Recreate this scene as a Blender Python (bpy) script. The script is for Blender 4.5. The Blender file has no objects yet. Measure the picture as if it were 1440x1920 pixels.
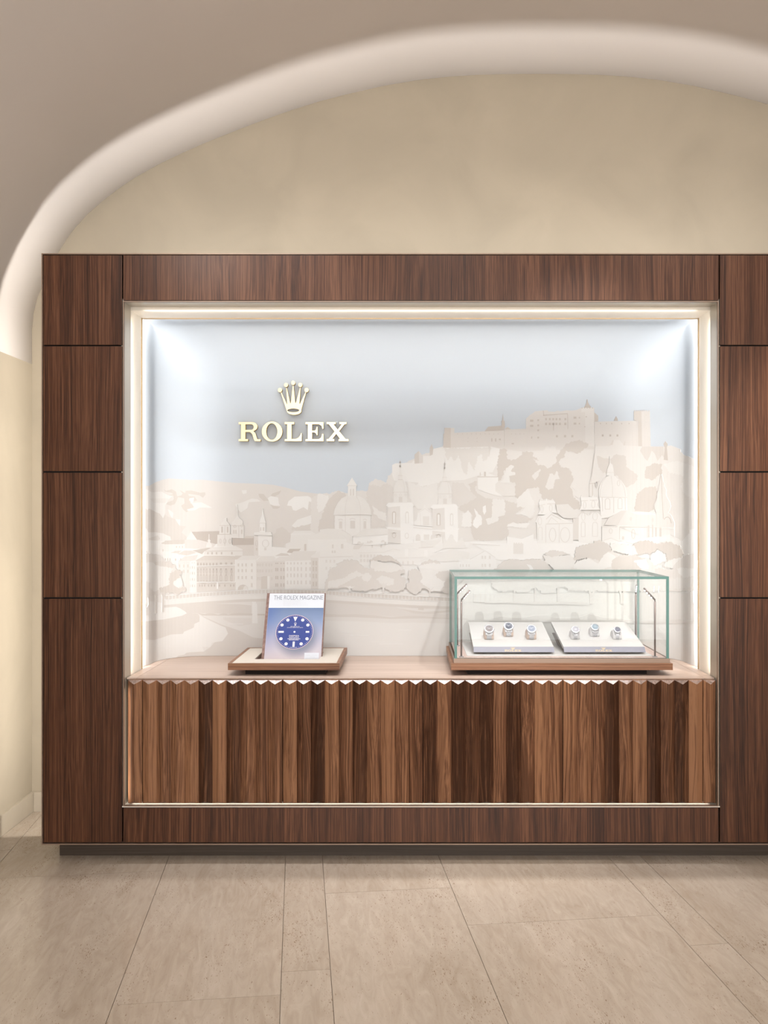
import bpy, bmesh, math, random
from mathutils import Vector, Matrix
random.seed(7)
S = bpy.context.scene
COL = S.collection

# ------------------------------------------------------------------ camera
H = 1.295                      # eye height
VX, VY = 770.0, 970.0          # vanishing point of the room's depth lines, in photo pixels
F = 1750.0                     # focal length in pixels of the 1440x1920 photograph
cam_data = bpy.data.cameras.new('camera')
cam_data.sensor_fit = 'HORIZONTAL'
cam_data.sensor_width = 36.0
cam_data.lens = F / 1440 * 36
cam_data.shift_x = (720 - VX) / 1440
cam_data.shift_y = (VY - 960) / 1440
cam_data.clip_start = 0.05
cam = bpy.data.objects.new('camera', cam_data)
COL.objects.link(cam)
cam.location = (0, -3.5, H)
cam.rotation_euler = (math.radians(90), 0, 0)
S.camera = cam

# ------------------------------------------------------------------ world, lights, exposure
world = bpy.data.worlds.new('world')
S.world = world
world.use_nodes = True
bg = world.node_tree.nodes['Background']
bg.inputs[0].default_value = (1.0, 0.975, 0.955, 1)
bg.inputs[1].default_value = 4.6
S.view_settings.view_transform = 'Standard'
S.view_settings.look = 'None'
S.view_settings.gamma = 1
S.view_settings.use_curve_mapping = False
S.view_settings.exposure = 0.0
S.cycles.transparent_max_bounces = 24

WARM = (1.0, 0.90, 0.78)
NEUT = (1.0, 0.955, 0.92)
COOL = (0.90, 0.95, 1.0)


def area(name, loc, direction, sx, sy, power, color, spread=180, up='Z'):
    d = bpy.data.lights.new(name, 'AREA')
    d.shape = 'RECTANGLE'
    d.size, d.size_y = sx, sy
    d.energy = power
    d.color = color
    d.spread = math.radians(spread)
    o = bpy.data.objects.new(name, d)
    COL.objects.link(o)
    o.location = loc
    zz = -Vector(direction).normalized()
    ref = Vector((0, 1, 0)) if abs(zz.z) > .7 else Vector((0, 0, 1))
    xx = ref.cross(zz).normalized()
    yy = zz.cross(xx).normalized()
    o.rotation_euler = Matrix((xx, yy, zz)).transposed().to_euler()
    return o


def spot(name, loc, target, power, color, angle, blend=0.6, radius=0.03):
    d = bpy.data.lights.new(name, 'SPOT')
    d.energy = power
    d.color = color
    d.spot_size = math.radians(angle)
    d.spot_blend = blend
    d.shadow_soft_size = radius
    o = bpy.data.objects.new(name, d)
    COL.objects.link(o)
    o.location = loc
    o.rotation_euler = (Vector(target) - Vector(loc)).to_track_quat('-Z', 'Y').to_euler()
    return o


# LED strip behind the top edge of the unit (washes vault and wall), and down its left side
area('unit_uplight', (0.19, 0.315, 2.142), (0, 0.06, 1), 3.0, 0.020, 12, (1.0, 0.975, 0.96), 170)
area('unit_sidelight', (-1.262, 0.312, 1.17), (-1, 0.06, 0), 0.014, 2.1, 8.5, (1.0, 0.94, 0.87), 170)
# LED strips behind the thin metal profile inside the niche
area('niche_led_left', (-1.088, 0.246, 1.39), (-0.6, 1, 0), 0.006, 1.40, 4.6, NEUT, 150)
area('niche_led_right', (1.1635, 0.246, 1.39), (0.6, 1, 0), 0.006, 1.40, 4.6, NEUT, 150)
area('niche_led_top', (0.037, 0.249, 2.106), (0, 1, 0.4), 2.18, 0.006, 6.0, NEUT, 150)
# front reveal strips, and an added fill, that wash the cream lining
area('reveal_led_top', (0.037, 0.055, 2.103), (0, 0.0, -1), 2.18, 0.030, 4.2, (1.0, 0.96, 0.97), 60)
area('gap_led_left', (-1.0725, 0.006, 0.44), (0.1, 1, 0), 0.006, 0.42, 0.12, WARM, 150)
area('lining_fill_top', (0.037, 0.094, 2.082), (0, 1, 0.2), 2.13, 0.010, 0.7, WARM, 150)  # unseen strip added to brighten the lining overhead
area('reveal_led_bottom', (0.037, 0.036, 0.2158), (0, -0.8, -1), 2.18, 0.004, 0.18, WARM, 170)
area('reveal_led_left', (-1.060, 0.092, 1.38), (-0.2, 1, 0), 0.010, 1.36, 0.5, WARM, 150)
area('reveal_led_right', (1.136, 0.092, 1.38), (0.2, 1, 0), 0.010, 1.36, 0.5, WARM, 150)
# ceiling spotlights of the shop, with added fill spots among them
spot('spot_case', (0.85, -1.15, 3.05), (0.50, 0.55, 0.80), 120, (1.0, 0.985, 0.97), 36, 0.8, 0.04)
spot('spot_sign', (-0.55, -1.15, 3.05), (-0.50, 0.6, 1.28), 46, COOL, 40, 0.8, 0.04)
spot('spot_panel', (1.6, -1.4, 3.0), (1.42, 0.0, 1.38), 230, WARM, 26, 0.9, 0.04)
for k, x in enumerate((-1.05, 0.15, 1.35)):  # wide fill spots added so the unit brightens towards its top
    spot('top_fill', (x, -1.35, 3.08 - (k == 0) * .35), (x + .05, 0.0, 1.75), 26, NEUT, 80, 1.0, 0.05)
spot('spot_cabinet', (0.6, -1.3, 3.05), (0.37, 0.0, 0.45), 75, WARM, 22, 1.0, 0.05)
spot('spot_edge', (-0.25, 0.055, 3.09), (-0.25, -0.75, 0.0), 85, NEUT, 62, 0.7, 0.012)
spot('spot_edge', (0.95, 0.055, 3.17), (0.95, -0.75, 0.0), 105, NEUT, 62, 0.7, 0.012)
spot('spot_room', (-0.6, -2.2, 3.05), (-0.5, -1.4, 0.0), 40, NEUT, 90, 1.0, 0.08)



# ------------------------------------------------------------------ helpers
def sc(Y):
    return F / (3.5 + Y)


def PX(px, Y):
    return (px - VX) / sc(Y)


def PZ(py, Y):
    return H + (VY - py) / sc(Y)


def wl(o):
    v = Vector((0, 0, 0))
    while o is not None:
        v += Vector(o.get('_loc', (0, 0, 0))) if False else o.location
        o = o.parent
    return v


def empty(name, loc, label=None, cat=None, group=None, kind=None):
    o = bpy.data.objects.new(name, None)
    COL.objects.link(o)
    o.location = loc
    o.empty_display_size = 0.05
    tag(o, label, cat, group, kind)
    return o


def tag(o, label=None, cat=None, group=None, kind=None):
    if label: o['label'] = label
    if cat: o['category'] = cat
    if group: o['group'] = group
    if kind: o['kind'] = kind
    return o


def link(name, bm, mat, parent=None, origin='center', smooth=False):
    """bm holds world coordinates; the object's origin goes to the centre of its box."""
    me = bpy.data.meshes.new(name)
    if origin == 'center' and bm.verts:
        xs = [v.co for v in bm.verts]
        c = Vector([(min(v[i] for v in xs) + max(v[i] for v in xs)) / 2 for i in range(3)])
    elif origin is None or origin == 'center':
        c = Vector((0, 0, 0))
    else:
        c = Vector(origin)
    bmesh.ops.translate(bm, verts=bm.verts, vec=-c)
    bmesh.ops.recalc_face_normals(bm, faces=bm.faces)
    bm.to_mesh(me)
    bm.free()
    mats = mat if isinstance(mat, (list, tuple)) else [mat]
    for m in mats:
        me.materials.append(m)
    if smooth:
        for p in me.polygons:
            p.use_smooth = True
    o = bpy.data.objects.new(name, me)
    COL.objects.link(o)
    if parent is not None:
        o.parent = parent
        o.location = c - wl(parent)
    else:
        o.location = c
    return o


def bx(bm, x0, x1, y0, y1, z0, z1, bev=0.0, mi=0):
    vs = [bm.verts.new((x, y, z)) for x in (x0, x1) for y in (y0, y1) for z in (z0, z1)]
    fs = []
    for q in ((0, 1, 3, 2), (4, 6, 7, 5), (0, 4, 5, 1), (2, 3, 7, 6), (0, 2, 6, 4), (1, 5, 7, 3)):
        f = bm.faces.new([vs[i] for i in q])
        f.material_index = mi
        fs.append(f)
    bmesh.ops.recalc_face_normals(bm, faces=fs)
    if bev > 0:
        es = list({e for f in fs for e in f.edges})
        bmesh.ops.bevel(bm, geom=es, offset=bev, segments=2, profile=0.7, affect='EDGES')
    return fs


def box(name, x0, x1, y0, y1, z0, z1, mat, parent=None, bev=0.0):
    bm = bmesh.new()
    bx(bm, x0, x1, y0, y1, z0, z1, bev)
    return link(name, bm, mat, parent)


def prism_poly(bm, pts, to3, depth_vec, mi=0):
    """extrude a 2D outline: to3 maps (u, v) to a 3D Vector, depth_vec is added for the back."""
    n = len(pts)
    a = [bm.verts.new(to3(p)) for p in pts]
    b = [bm.verts.new(to3(p) + depth_vec) for p in pts]
    f1 = bm.faces.new(a); f2 = bm.faces.new(list(reversed(b)))
    fs = [f1, f2]
    for i in range(n):
        fs.append(bm.faces.new((a[i], b[i], b[(i + 1) % n], a[(i + 1) % n])))
    for f in fs: f.material_index = mi
    return fs


def tube(bm, p0, p1, r, seg=12, r1=None, cap=True, mi=0):
    p0, p1 = Vector(p0), Vector(p1)
    d = (p1 - p0).normalized()
    u = d.orthogonal().normalized()
    w = d.cross(u)
    r1 = r if r1 is None else r1
    A, B = [], []
    for i in range(seg):
        t = 2 * math.pi * i / seg
        k = u * math.cos(t) + w * math.sin(t)
        A.append(bm.verts.new(p0 + k * r)); B.append(bm.verts.new(p1 + k * r1))
    for i in range(seg):
        f = bm.faces.new((A[i], A[(i + 1) % seg], B[(i + 1) % seg], B[i]))
        f.smooth = True; f.material_index = mi
    if cap:
        bm.faces.new(list(reversed(A))).material_index = mi
        bm.faces.new(B).material_index = mi


# ------------------------------------------------------------------ materials
def lin(c):
    return tuple(((x / 255) / 12.92 if x / 255 <= 0.04045 else (((x / 255) + 0.055) / 1.055) ** 2.4) for x in c)


def base_mat(name):
    m = bpy.data.materials.new(name)
    m.use_nodes = True
    nt = m.node_tree
    return m, nt, nt.nodes['Principled BSDF']


def plain(name, col, rough=0.5, metal=0.0, spec=0.5, noise=0.0, nscale=6.0, emit=None, estr=0.0):
    m, nt, b = base_mat(name)
    b.inputs['Base Color'].default_value = (*col, 1)
    b.inputs['Roughness'].default_value = rough
    b.inputs['Metallic'].default_value = metal
    b.inputs['Specular IOR Level'].default_value = spec
    if noise:
        tc = nt.nodes.new('ShaderNodeTexCoord')
        nz = nt.nodes.new('ShaderNodeTexNoise')
        nz.inputs['Scale'].default_value = nscale
        nz.inputs['Detail'].default_value = 6
        nz.inputs['Distortion'].default_value = 0.8
        nt.links.new(tc.outputs['Object'], nz.inputs['Vector'])
        r = nt.nodes.new('ShaderNodeValToRGB')
        r.color_ramp.elements[0].position = 0.3
        r.color_ramp.elements[1].position = 0.7
        r.color_ramp.elements[0].color = (*[c * (1 - noise) for c in col], 1)
        r.color_ramp.elements[1].color = (*[min(1, c * (1 + noise)) for c in col], 1)
        nt.links.new(nz.outputs['Fac'], r.inputs['Fac'])
        nt.links.new(r.outputs['Color'], b.inputs['Base Color'])
    if emit:
        b.inputs['Emission Color'].default_value = (*emit, 1)
        b.inputs['Emission Strength'].default_value = estr
    return m


def wood(name, dark, mid, light, axis='Z', fine=170.0, band=13.0, rough=0.42, flame=0.0, vary=0.25, coat=0.0):
    """walnut: stretched noise along the grain, broad bands that bow, fine pores, each object differs"""
    m, nt, b = base_mat(name)
    N, L = nt.nodes.new, nt.links.new
    tc = N('ShaderNodeTexCoord'); oi = N('ShaderNodeObjectInfo')
    mul = N('ShaderNodeMath'); mul.operation = 'MULTIPLY'; mul.inputs[1].default_value = 41.0
    L(oi.outputs['Random'], mul.inputs[0])
    cmb = N('ShaderNodeCombineXYZ')
    for i in range(3): L(mul.outputs[0], cmb.inputs[i])
    add = N('ShaderNodeVectorMath'); add.operation = 'ADD'
    L(tc.outputs['Object'], add.inputs[0]); L(cmb.outputs[0], add.inputs[1])
    # slow wobble of the grain lines
    wob = N('ShaderNodeTexNoise'); wob.inputs['Scale'].default_value = 1.0; wob.inputs['Detail'].default_value = 1.0
    mp0 = N('ShaderNodeMapping')
    s0 = {'Z': (6, 6, 1.7), 'X': (1.7, 6, 6), 'Y': (6, 1.7, 6)}[axis]
    mp0.inputs['Scale'].default_value = s0
    L(add.outputs[0], mp0.inputs['Vector']); L(mp0.outputs[0], wob.inputs['Vector'])
    sub = N('ShaderNodeVectorMath'); sub.operation = 'SUBTRACT'; sub.inputs[1].default_value = (0.5, 0.5, 0.5)
    L(wob.outputs['Color'], sub.inputs[0])
    scl = N('ShaderNodeVectorMath'); scl.operation = 'SCALE'; scl.inputs['Scale'].default_value = 0.022 + flame
    L(sub.outputs[0], scl.inputs[0])
    ad2 = N('ShaderNodeVectorMath'); ad2.operation = 'ADD'
    L(add.outputs[0], ad2.inputs[0]); L(scl.outputs[0], ad2.inputs[1])

    def stretched(k, z, det, dist=0.0):
        mp = N('ShaderNodeMapping')
        mp.inputs['Scale'].default_value = {'Z': (k, k, z), 'X': (z, k, k), 'Y': (k, z, k)}[axis]
        L(ad2.outputs[0], mp.inputs['Vector'])
        n = N('ShaderNodeTexNoise'); n.inputs['Scale'].default_value = 1; n.inputs['Detail'].default_value = det
        n.inputs['Roughness'].default_value = 0.6
        n.inputs['Distortion'].default_value = dist
        L(mp.outputs[0], n.inputs['Vector'])
        return n.outputs['Fac']
    f1 = stretched(band, 0.22, 3, 0.25)
    f2 = stretched(band * 11.0, 0.35, 5, 0.03)
    f3 = stretched(fine * 2.2, 9.0, 2)

    def lerp(a, c, f):
        mx = N('ShaderNodeMix'); mx.data_type = 'FLOAT'; mx.inputs['Factor'].default_value = f
        L(a, mx.inputs['A']); L(c, mx.inputs['B'])
        return mx.outputs['Result']
    f = lerp(lerp(f1, f2, 0.62), f3, 0.2)
    rv = N('ShaderNodeMath'); rv.operation = 'MULTIPLY_ADD'
    rv.inputs[1].default_value = vary; rv.inputs[2].default_value = -vary / 2
    L(oi.outputs['Random'], rv.inputs[0])
    sm = N('ShaderNodeMath'); sm.operation = 'ADD'
    L(f, sm.inputs[0]); L(rv.outputs[0], sm.inputs[1])
    r = N('ShaderNodeValToRGB')
    e = r.color_ramp.elements
    e[0].position = 0.39; e[0].color = (*dark, 1)
    e[1].position = 0.62; e[1].color = (*light, 1)
    x = e.new(0.5); x.color = (*mid, 1)
    L(sm.outputs[0], r.inputs['Fac'])
    L(r.outputs['Color'], b.inputs['Base Color'])
    b.inputs['Roughness'].default_value = rough
    b.inputs['Specular IOR Level'].default_value = 0.32
    bp = N('ShaderNodeBump'); bp.inputs['Strength'].default_value = 0.12; bp.inputs['Distance'].default_value = 0.001
    L(f3, bp.inputs['Height']); L(bp.outputs[0], b.inputs['Normal'])
    return m


M = {}
M['walnut'] = wood('walnut_veneer', (0.026, 0.0082, 0.0033), (0.080, 0.0290, 0.0125), (0.165, 0.072, 0.037), rough=0.36, vary=0.05, band=19)
M['walnut_solid'] = wood('walnut_solid', (0.040, 0.015, 0.007), (0.125, 0.055, 0.029), (0.31, 0.155, 0.082),
                         rough=0.33, flame=0.035, band=15, vary=0.24)
M['walnut_lit_end'] = wood('walnut_lit_top_facet', (0.10, 0.06, 0.045), (0.20, 0.13, 0.10), (0.32, 0.22, 0.18), axis='Y', rough=0.16, vary=0.1)  # paler than the flutes: strip's reflection on the top facets put into the colour
M['walnut_x'] = wood('walnut_lengthwise', (0.14, 0.058, 0.028), (0.25, 0.118, 0.062), (0.36, 0.19, 0.11), axis='X', rough=0.4, vary=0.04)
M['counter'] = wood('counter_veneer', (0.42, 0.31, 0.245), (0.51, 0.395, 0.325), (0.60, 0.48, 0.41), axis='X', rough=0.38, band=9, vary=0.02)
M['greywood'] = wood('backing_veneer', (0.17, 0.095, 0.075), (0.26, 0.165, 0.14), (0.34, 0.235, 0.20), rough=0.5)
M['dark'] = plain('shadow_gap_black', (0.006, 0.004, 0.003), 0.7)
M['foot'] = plain('dark_bronze_foot', (0.012, 0.007, 0.005), 0.6, spec=0.15)
M['bronze'] = plain('brushed_bronze', (0.30, 0.215, 0.165), 0.42, 0.55)
M['plinth'] = wood('bronze_plinth', (0.050, 0.036, 0.026), (0.065, 0.048, 0.036), (0.085, 0.064, 0.050), axis='X', rough=0.4, vary=0)
M['cream'] = plain('cream_lacquer', (0.88, 0.83, 0.74), 0.45)
M['reveal'] = plain('champagne_reveal', (0.50, 0.45, 0.37), 0.3, 0.3)
M['profile'] = plain('gold_profile', (0.42, 0.31, 0.18), 0.4, 0.8)
M['gold'] = plain('brushed_gold', (0.82, 0.68, 0.42), 0.30, 0.9)
M['goldside'] = plain('gold_side', (0.50, 0.33, 0.12), 0.35, 0.8)
M['vault'] = plain('vault_plaster', (0.70, 0.655, 0.62), 0.9, noise=0.012, nscale=1.5)
M['wallp'] = plain('stucco_beige', (0.435, 0.377, 0.288), 0.75, noise=0.07, nscale=2.6)
M['base'] = plain('baseboard_stone', (0.50, 0.44, 0.35), 0.5, noise=0.05)
M['white'] = plain('white_leatherette', (0.50, 0.49, 0.48), 0.6)
M['ivory'] = plain('ivory_leatherette', (0.58, 0.53, 0.46), 0.6)
M['lip'] = plain('grey_blue_metal', (0.20, 0.20, 0.25), 0.4, 0.0, spec=0.3)
M['brown'] = plain('tray_underside', (0.13, 0.085, 0.055), 0.4)
M['steel'] = plain('watch_steel', (0.40, 0.40, 0.42), 0.38, 0.9)
M['steeld'] = plain('link_gap', (0.20, 0.18, 0.18), 0.4, 0.8)
M['post'] = plain('brushed_nickel', (0.19, 0.145, 0.13), 0.4, 0.85)
M['cushion'] = plain('cushion_suede', (0.50, 0.38, 0.31), 0.8)
M['cushionw'] = plain('cushion_white', (0.55, 0.54, 0.55), 0.7)
M['led'] = plain('led_lens', (1, 1, 1), 0.3, emit=(1.0, 0.93, 0.97), estr=9)


def stone():
    m, nt, b = base_mat('travertine')
    N, L = nt.nodes.new, nt.links.new
    tc = N('ShaderNodeTexCoord'); oi = N('ShaderNodeObjectInfo')
    mul = N('ShaderNodeMath'); mul.operation = 'MULTIPLY'; mul.inputs[1].default_value = 23.0
    L(oi.outputs['Random'], mul.inputs[0])
    cmb = N('ShaderNodeCombineXYZ')
    for i in range(3): L(mul.outputs[0], cmb.inputs[i])
    add = N('ShaderNodeVectorMath'); add.operation = 'ADD'
    L(tc.outputs['Object'], add.inputs[0]); L(cmb.outputs[0], add.inputs[1])
    rot = N('ShaderNodeMapping'); rot.inputs['Rotation'].default_value = (0, 0, math.radians(-6.9 + 0))
    L(add.outputs[0], rot.inputs['Vector'])

    def nz(sx, sy, det, dist):
        mp = N('ShaderNodeMapping'); mp.inputs['Scale'].default_value = (sx, sy, 1)
        L(rot.outputs[0], mp.inputs['Vector'])
        n = N('ShaderNodeTexNoise'); n.inputs['Scale'].default_value = 1; n.inputs['Detail'].default_value = det
        n.inputs['Distortion'].default_value = dist
        n.inputs['Roughness'].default_value = 0.6
        L(mp.outputs[0], n.inputs['Vector'])
        return n.outputs['Fac']
    a = nz(34, 7.0, 9, 1.4)
    c = nz(5.0, 1.3, 5, 0.6)
    mx = N('ShaderNodeMix'); mx.data_type = 'FLOAT'; mx.inputs['Factor'].default_value = 0.45
    L(a, mx.inputs['A']); L(c, mx.inputs['B'])
    r = N('ShaderNodeValToRGB'); e = r.color_ramp.elements
    e[0].position = 0.30; e[0].color = (0.41, 0.335, 0.26, 1)
    e[1].position = 0.70; e[1].color = (0.58, 0.505, 0.425, 1)
    L(mx.outputs['Result'], r.inputs['Fac'])
    # pores
    p = nz(330, 85, 2, 0.5)
    q = nz(7, 3.0, 2, 0.5)
    pm = N('ShaderNodeMath'); pm.operation = 'MULTIPLY_ADD'; pm.inputs[1].default_value = 0.35
    L(q, pm.inputs[0]); L(p, pm.inputs[2])
    pr = N('ShaderNodeValToRGB'); pr.color_ramp.elements[0].position = 0.84; pr.color_ramp.elements[1].position = 0.885
    L(pm.outputs[0], pr.inputs['Fac'])
    mc = N('ShaderNodeMix'); mc.data_type = 'RGBA'
    L(pr.outputs['Color'], mc.inputs['Factor']); L(r.outputs['Color'], mc.inputs['A'])
    mc.inputs['B'].default_value = (0.26, 0.185, 0.125, 1)
    L(mc.outputs['Result'], b.inputs['Base Color'])
    b.inputs['Roughness'].default_value = 0.2
    b.inputs['Specular IOR Level'].default_value = 0.5
    return m


M['stone'] = stone()
M['grout'] = plain('grout', (0.40, 0.32, 0.25), 0.9)


def glassmat(name, tint, ior=1.48, rough=0.0):
    m, nt, b = base_mat(name)
    nt.nodes.remove(b)
    N, L = nt.nodes.new, nt.links.new
    out = nt.nodes['Material Output']
    tr = N('ShaderNodeBsdfTransparent'); tr.inputs[0].default_value = (*tint, 1)
    gl = N('ShaderNodeBsdfGlossy'); gl.inputs['Roughness'].default_value = rough
    lw = N('ShaderNodeLayerWeight'); lw.inputs['Blend'].default_value = 0.5
    pw = N('ShaderNodeMath'); pw.operation = 'POWER'; pw.inputs[1].default_value = 5
    L(lw.outputs['Facing'], pw.inputs[0])
    fr = N('ShaderNodeMath'); fr.operation = 'MULTIPLY_ADD'; fr.inputs[1].default_value = 0.5; fr.inputs[2].default_value = 0.02
    L(pw.outputs[0], fr.inputs[0])
    mx = N('ShaderNodeMixShader')
    L(fr.outputs[0], mx.inputs[0]); L(tr.outputs[0], mx.inputs[1]); L(gl.outputs[0], mx.inputs[2])
    L(mx.outputs[0], out.inputs['Surface'])
    return m


M['glass'] = glassmat('clear_glass', (0.988, 0.993, 0.990), 1.25)
M['glassedge'] = plain('green_glass_edge', (0.075, 0.21, 0.185), 0.15)
# ------------------------------------------------------------------ the room
YW = 0.62                       # back wall
XL = (62 - VX) / sc(YW)         # left wall
arch_px = [(60, 683), (60, 650), (60, 618), (63, 588), (69, 562), (78, 538), (92, 504), (110, 472), (135, 434), (165, 401),
           (195, 375), (225, 352), (255, 332), (300, 307), (340, 288), (380, 270), (450, 242), (500, 223), (550, 205.5), (600, 190),
           (650, 177), (720, 161), (785, 150), (840, 144), (895, 140.5), (950, 139), (1010, 138.5)]
arch = [(PX(a, YW), PZ(b, YW)) for a, b in arch_px]
XC = PX(1010, YW)
arch = arch + [(2 * XC - x, z) for x, z in reversed(arch[:-1])]
XL = arch[0][0]; XR = arch[-1][0]; ZS = arch[0][1]
YB = -6.2                       # open end of the room, behind the camera

# back wall with its arched top
bm = bmesh.new()
outline = [(XL - .15, -0.02), (XL - .15, ZS)]
for i in range(1, len(arch) - 1):
    (x, z), a_, c_ = arch[i], arch[i - 1], arch[i + 1]
    d = Vector((c_[0] - a_[0], c_[1] - a_[1])).normalized()
    outline.append((x - d.y * .06, z + d.x * .06))
outline += [(XR + .15, ZS), (XR + .15, -0.02)]
prism_poly(bm, outline, lambda p: Vector((p[0], YW, p[1])), Vector((0, 0.12, 0)))
tag(link('wall_back', bm, M['wallp'], origin=None), 'beige stucco back wall with an arched top', kind='structure')
tag(box('wall_left', XL - .15, XL, YB, YW - .001, -0.02, ZS, M['wallp']), 'beige stucco left wall', kind='structure')
tag(box('wall_right', XR, XR + .15, YB, YW - .001, -0.02, ZS, M['wallp']), 'beige stucco right wall', kind='structure')
# vault
bm = bmesh.new()
ys = [YW - .0003, 0.3, 0, -1, -2.5, -4.5, YB]
n = len(arch)
inn = [[bm.verts.new((x, y, z)) for x, z in arch] for y in ys]
cz = ZS
outp = []
for i, (x, z) in enumerate(arch):
    a = arch[max(0, i - 1)]; c = arch[min(n - 1, i + 1)]
    d = Vector((c[0] - a[0], c[1] - a[1])).normalized()
    outp.append((x - d.y * 0.12, z + d.x * 0.12))
outv = [[bm.verts.new((x, y, z)) for x, z in outp] for y in (ys[0], ys[-1])]
for r in range(len(ys) - 1):
    for i in range(n - 1):
        bm.faces.new((inn[r][i], inn[r][i + 1], inn[r + 1][i + 1], inn[r + 1][i])).smooth = True
for i in range(n - 1):
    bm.faces.new((outv[0][i], outv[1][i], outv[1][i + 1], outv[0][i + 1]))
    bm.faces.new((inn[0][i + 1], inn[0][i], outv[0][i], outv[0][i + 1]))
    bm.faces.new((inn[-1][i], inn[-1][i + 1], outv[1][i + 1], outv[1][i]))
tag(link('ceiling', bm, M['vault'], origin=None), 'white plastered vault over the display wall', kind='structure')

# baseboards
tag(box('baseboard_left', XL, XL + .012, YB, YW - .001, 0.0, 0.085, M['base'], bev=.001), 'low stone baseboard along the left wall', kind='structure')
tag(box('baseboard_back', XL + .013, XR - .013, YW - .014, YW - .002, 0.0, 0.085, M['base'], bev=.001), 'low stone baseboard along the back wall', kind='structure')

# floor: bed + travertine tiles laid askew
bm = bmesh.new(); bx(bm, XL - .15, XR + .15, YB, YW + .12, -.08, -.012)
floor = tag(link('floor', bm, M['grout']), 'travertine floor of large tiles laid slightly askew', kind='structure')
ANG = math.radians(6.9)
cs, sn = math.cos(ANG), math.sin(ANG)


def uv2w(u, v):
    # u across, v away from the camera's foot point
    return (u * cs - v * sn, v * cs + u * sn - 3.5)


def clip(poly, axis, lim, keep_less):
    out = []
    for i in range(len(poly)):
        a, b = poly[i], poly[(i + 1) % len(poly)]
        ia = (a[axis] <= lim) == keep_less or a[axis] == lim
        ib = (b[axis] <= lim) == keep_less or b[axis] == lim
        if ia: out.append(a)
        if ia != ib:
            t = (lim - a[axis]) / (b[axis] - a[axis])
            out.append((a[0] + t * (b[0] - a[0]), a[1] + t * (b[1] - a[1])))
    return out


us = [-2.9, -2.35, -1.735, -1.108, -.488, -.046, .093, .534, 1.175, 1.30, 1.735, 2.35, 2.9, 3.55]
vb = {3: [3.502 - 1.3, 3.502, 4.6], 4: [2.555 - 1.3, 2.555, 3.9], 6: [1.9, 3.225, 4.5], 7: [1.7, 2.92, 4.1]}
g = 0.0008
rt = random.Random(3)
for i in range(len(us) - 1):
    if i in vb:
        vs_ = [-3.0, -1.7, -0.4] + [v for v in vb[i] if v > .5] + [5.3]
    else:
        st = -3.0 + rt.random() * .8
        vs_ = [-3.8]
        while st < 5.3:
            vs_.append(st); st += 1.3
        vs_.append(5.6)
    for j in range(len(vs_) - 1):
        u0, u1, v0, v1 = us[i] + g, us[i + 1] - g, vs_[j] + g, vs_[j + 1] - g
        poly = [uv2w(u0, v0), uv2w(u1, v0), uv2w(u1, v1), uv2w(u0, v1)]
        for ax, lim, kl in ((0, XL + .0125, False), (0, XR - .0125, True), (1, YB, False), (1, YW - .0145, True)):
            if poly: poly = clip(poly, ax, lim, kl)
        if len(poly) < 3: continue
        if max(p[0] for p in poly) - min(p[0] for p in poly) < .01: continue
        bm = bmesh.new()
        prism_poly(bm, poly, lambda p: Vector((p[0], p[1], 0.0)), Vector((0, 0, -.012)))
        link('tile', bm, M['stone'], floor)

# ------------------------------------------------------------------ the walnut display wall unit
UX0, UX1 = -1.384, 1.764        # unit left, right
UZ0, UZ1 = 0.0675, 2.285
OX0, OX1 = -1.079, 1.1546       # opening
OZ0, OZ1 = 0.211, 2.106
unit = empty('display_unit', (0, 0.3, 0), 'large walnut-panelled display wall unit framing a lit niche', 'wall unit')


def px_panel(x0, x1, y0, y1):
    return box('panel', PX(x0, 0), PX(x1, 0), 0.0, 0.018, PZ(y1, 0), PZ(y0, 0), M['walnut'], unit, bev=0.0006)


rows = [(478.6, 646.6), (649.4, 883.4), (886.4, 1119.8), (1122.8, 1579.4)]
for y0, y1 in rows:
    px_panel(81.2, 228.6, y0, y1)
    px_panel(1350.2, 1648.5, y0, y1)
px_panel(231.2, 1347.4, 478.6, 563.0)
px_panel(231.2, 1347.4, 1515.0, 1579.4)
bm = bmesh.new()
d0, d1 = 0.0185, 0.30
dm = .237
bx(bm, UX0 + .003, OX0 - .012, d0, dm, UZ0 + .003, UZ1 - .003)
bx(bm, OX1 + .012, UX1 - .003, d0, dm, UZ0 + .003, UZ1 - .003)
bx(bm, OX0 - .012, OX1 + .012, d0, dm, OZ1 + .012, UZ1 - .003)
bx(bm, OX0 - .012, OX1 + .012, d0, dm, UZ0 + .003, OZ0 - .005)
bx(bm, UX0 + .003, OX0 - .045, dm, d1, UZ0 + .003, UZ1 - .003)
bx(bm, OX1 + .045, UX1 - .003, dm, d1, UZ0 + .003, UZ1 - .003)
bx(bm, OX0 - .045, OX1 + .045, dm, d1, OZ1 + .029, UZ1 - .003)
bx(bm, OX0 - .045, OX1 + .045, dm, d1, UZ0 + .003, OZ0 - .005)
# rear body, set in so that the strips can shine past it
bx(bm, UX0 + .132, OX0 - .045, d1, YW - .002, UZ0 + .01, OZ1 + .026)
bx(bm, OX1 + .045, UX1 - .132, d1, YW - .002, UZ0 + .01, OZ1 + .026)
bx(bm, OX0 - .045, OX1 + .045, d1, YW - .002, OZ1 + .029, OZ1 + .034)
bx(bm, OX0 - .045, OX1 + .045, d1, YW - .002, UZ0 + .01, OZ0 - .005)
link('carcass', bm, M['dark'], unit)
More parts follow.
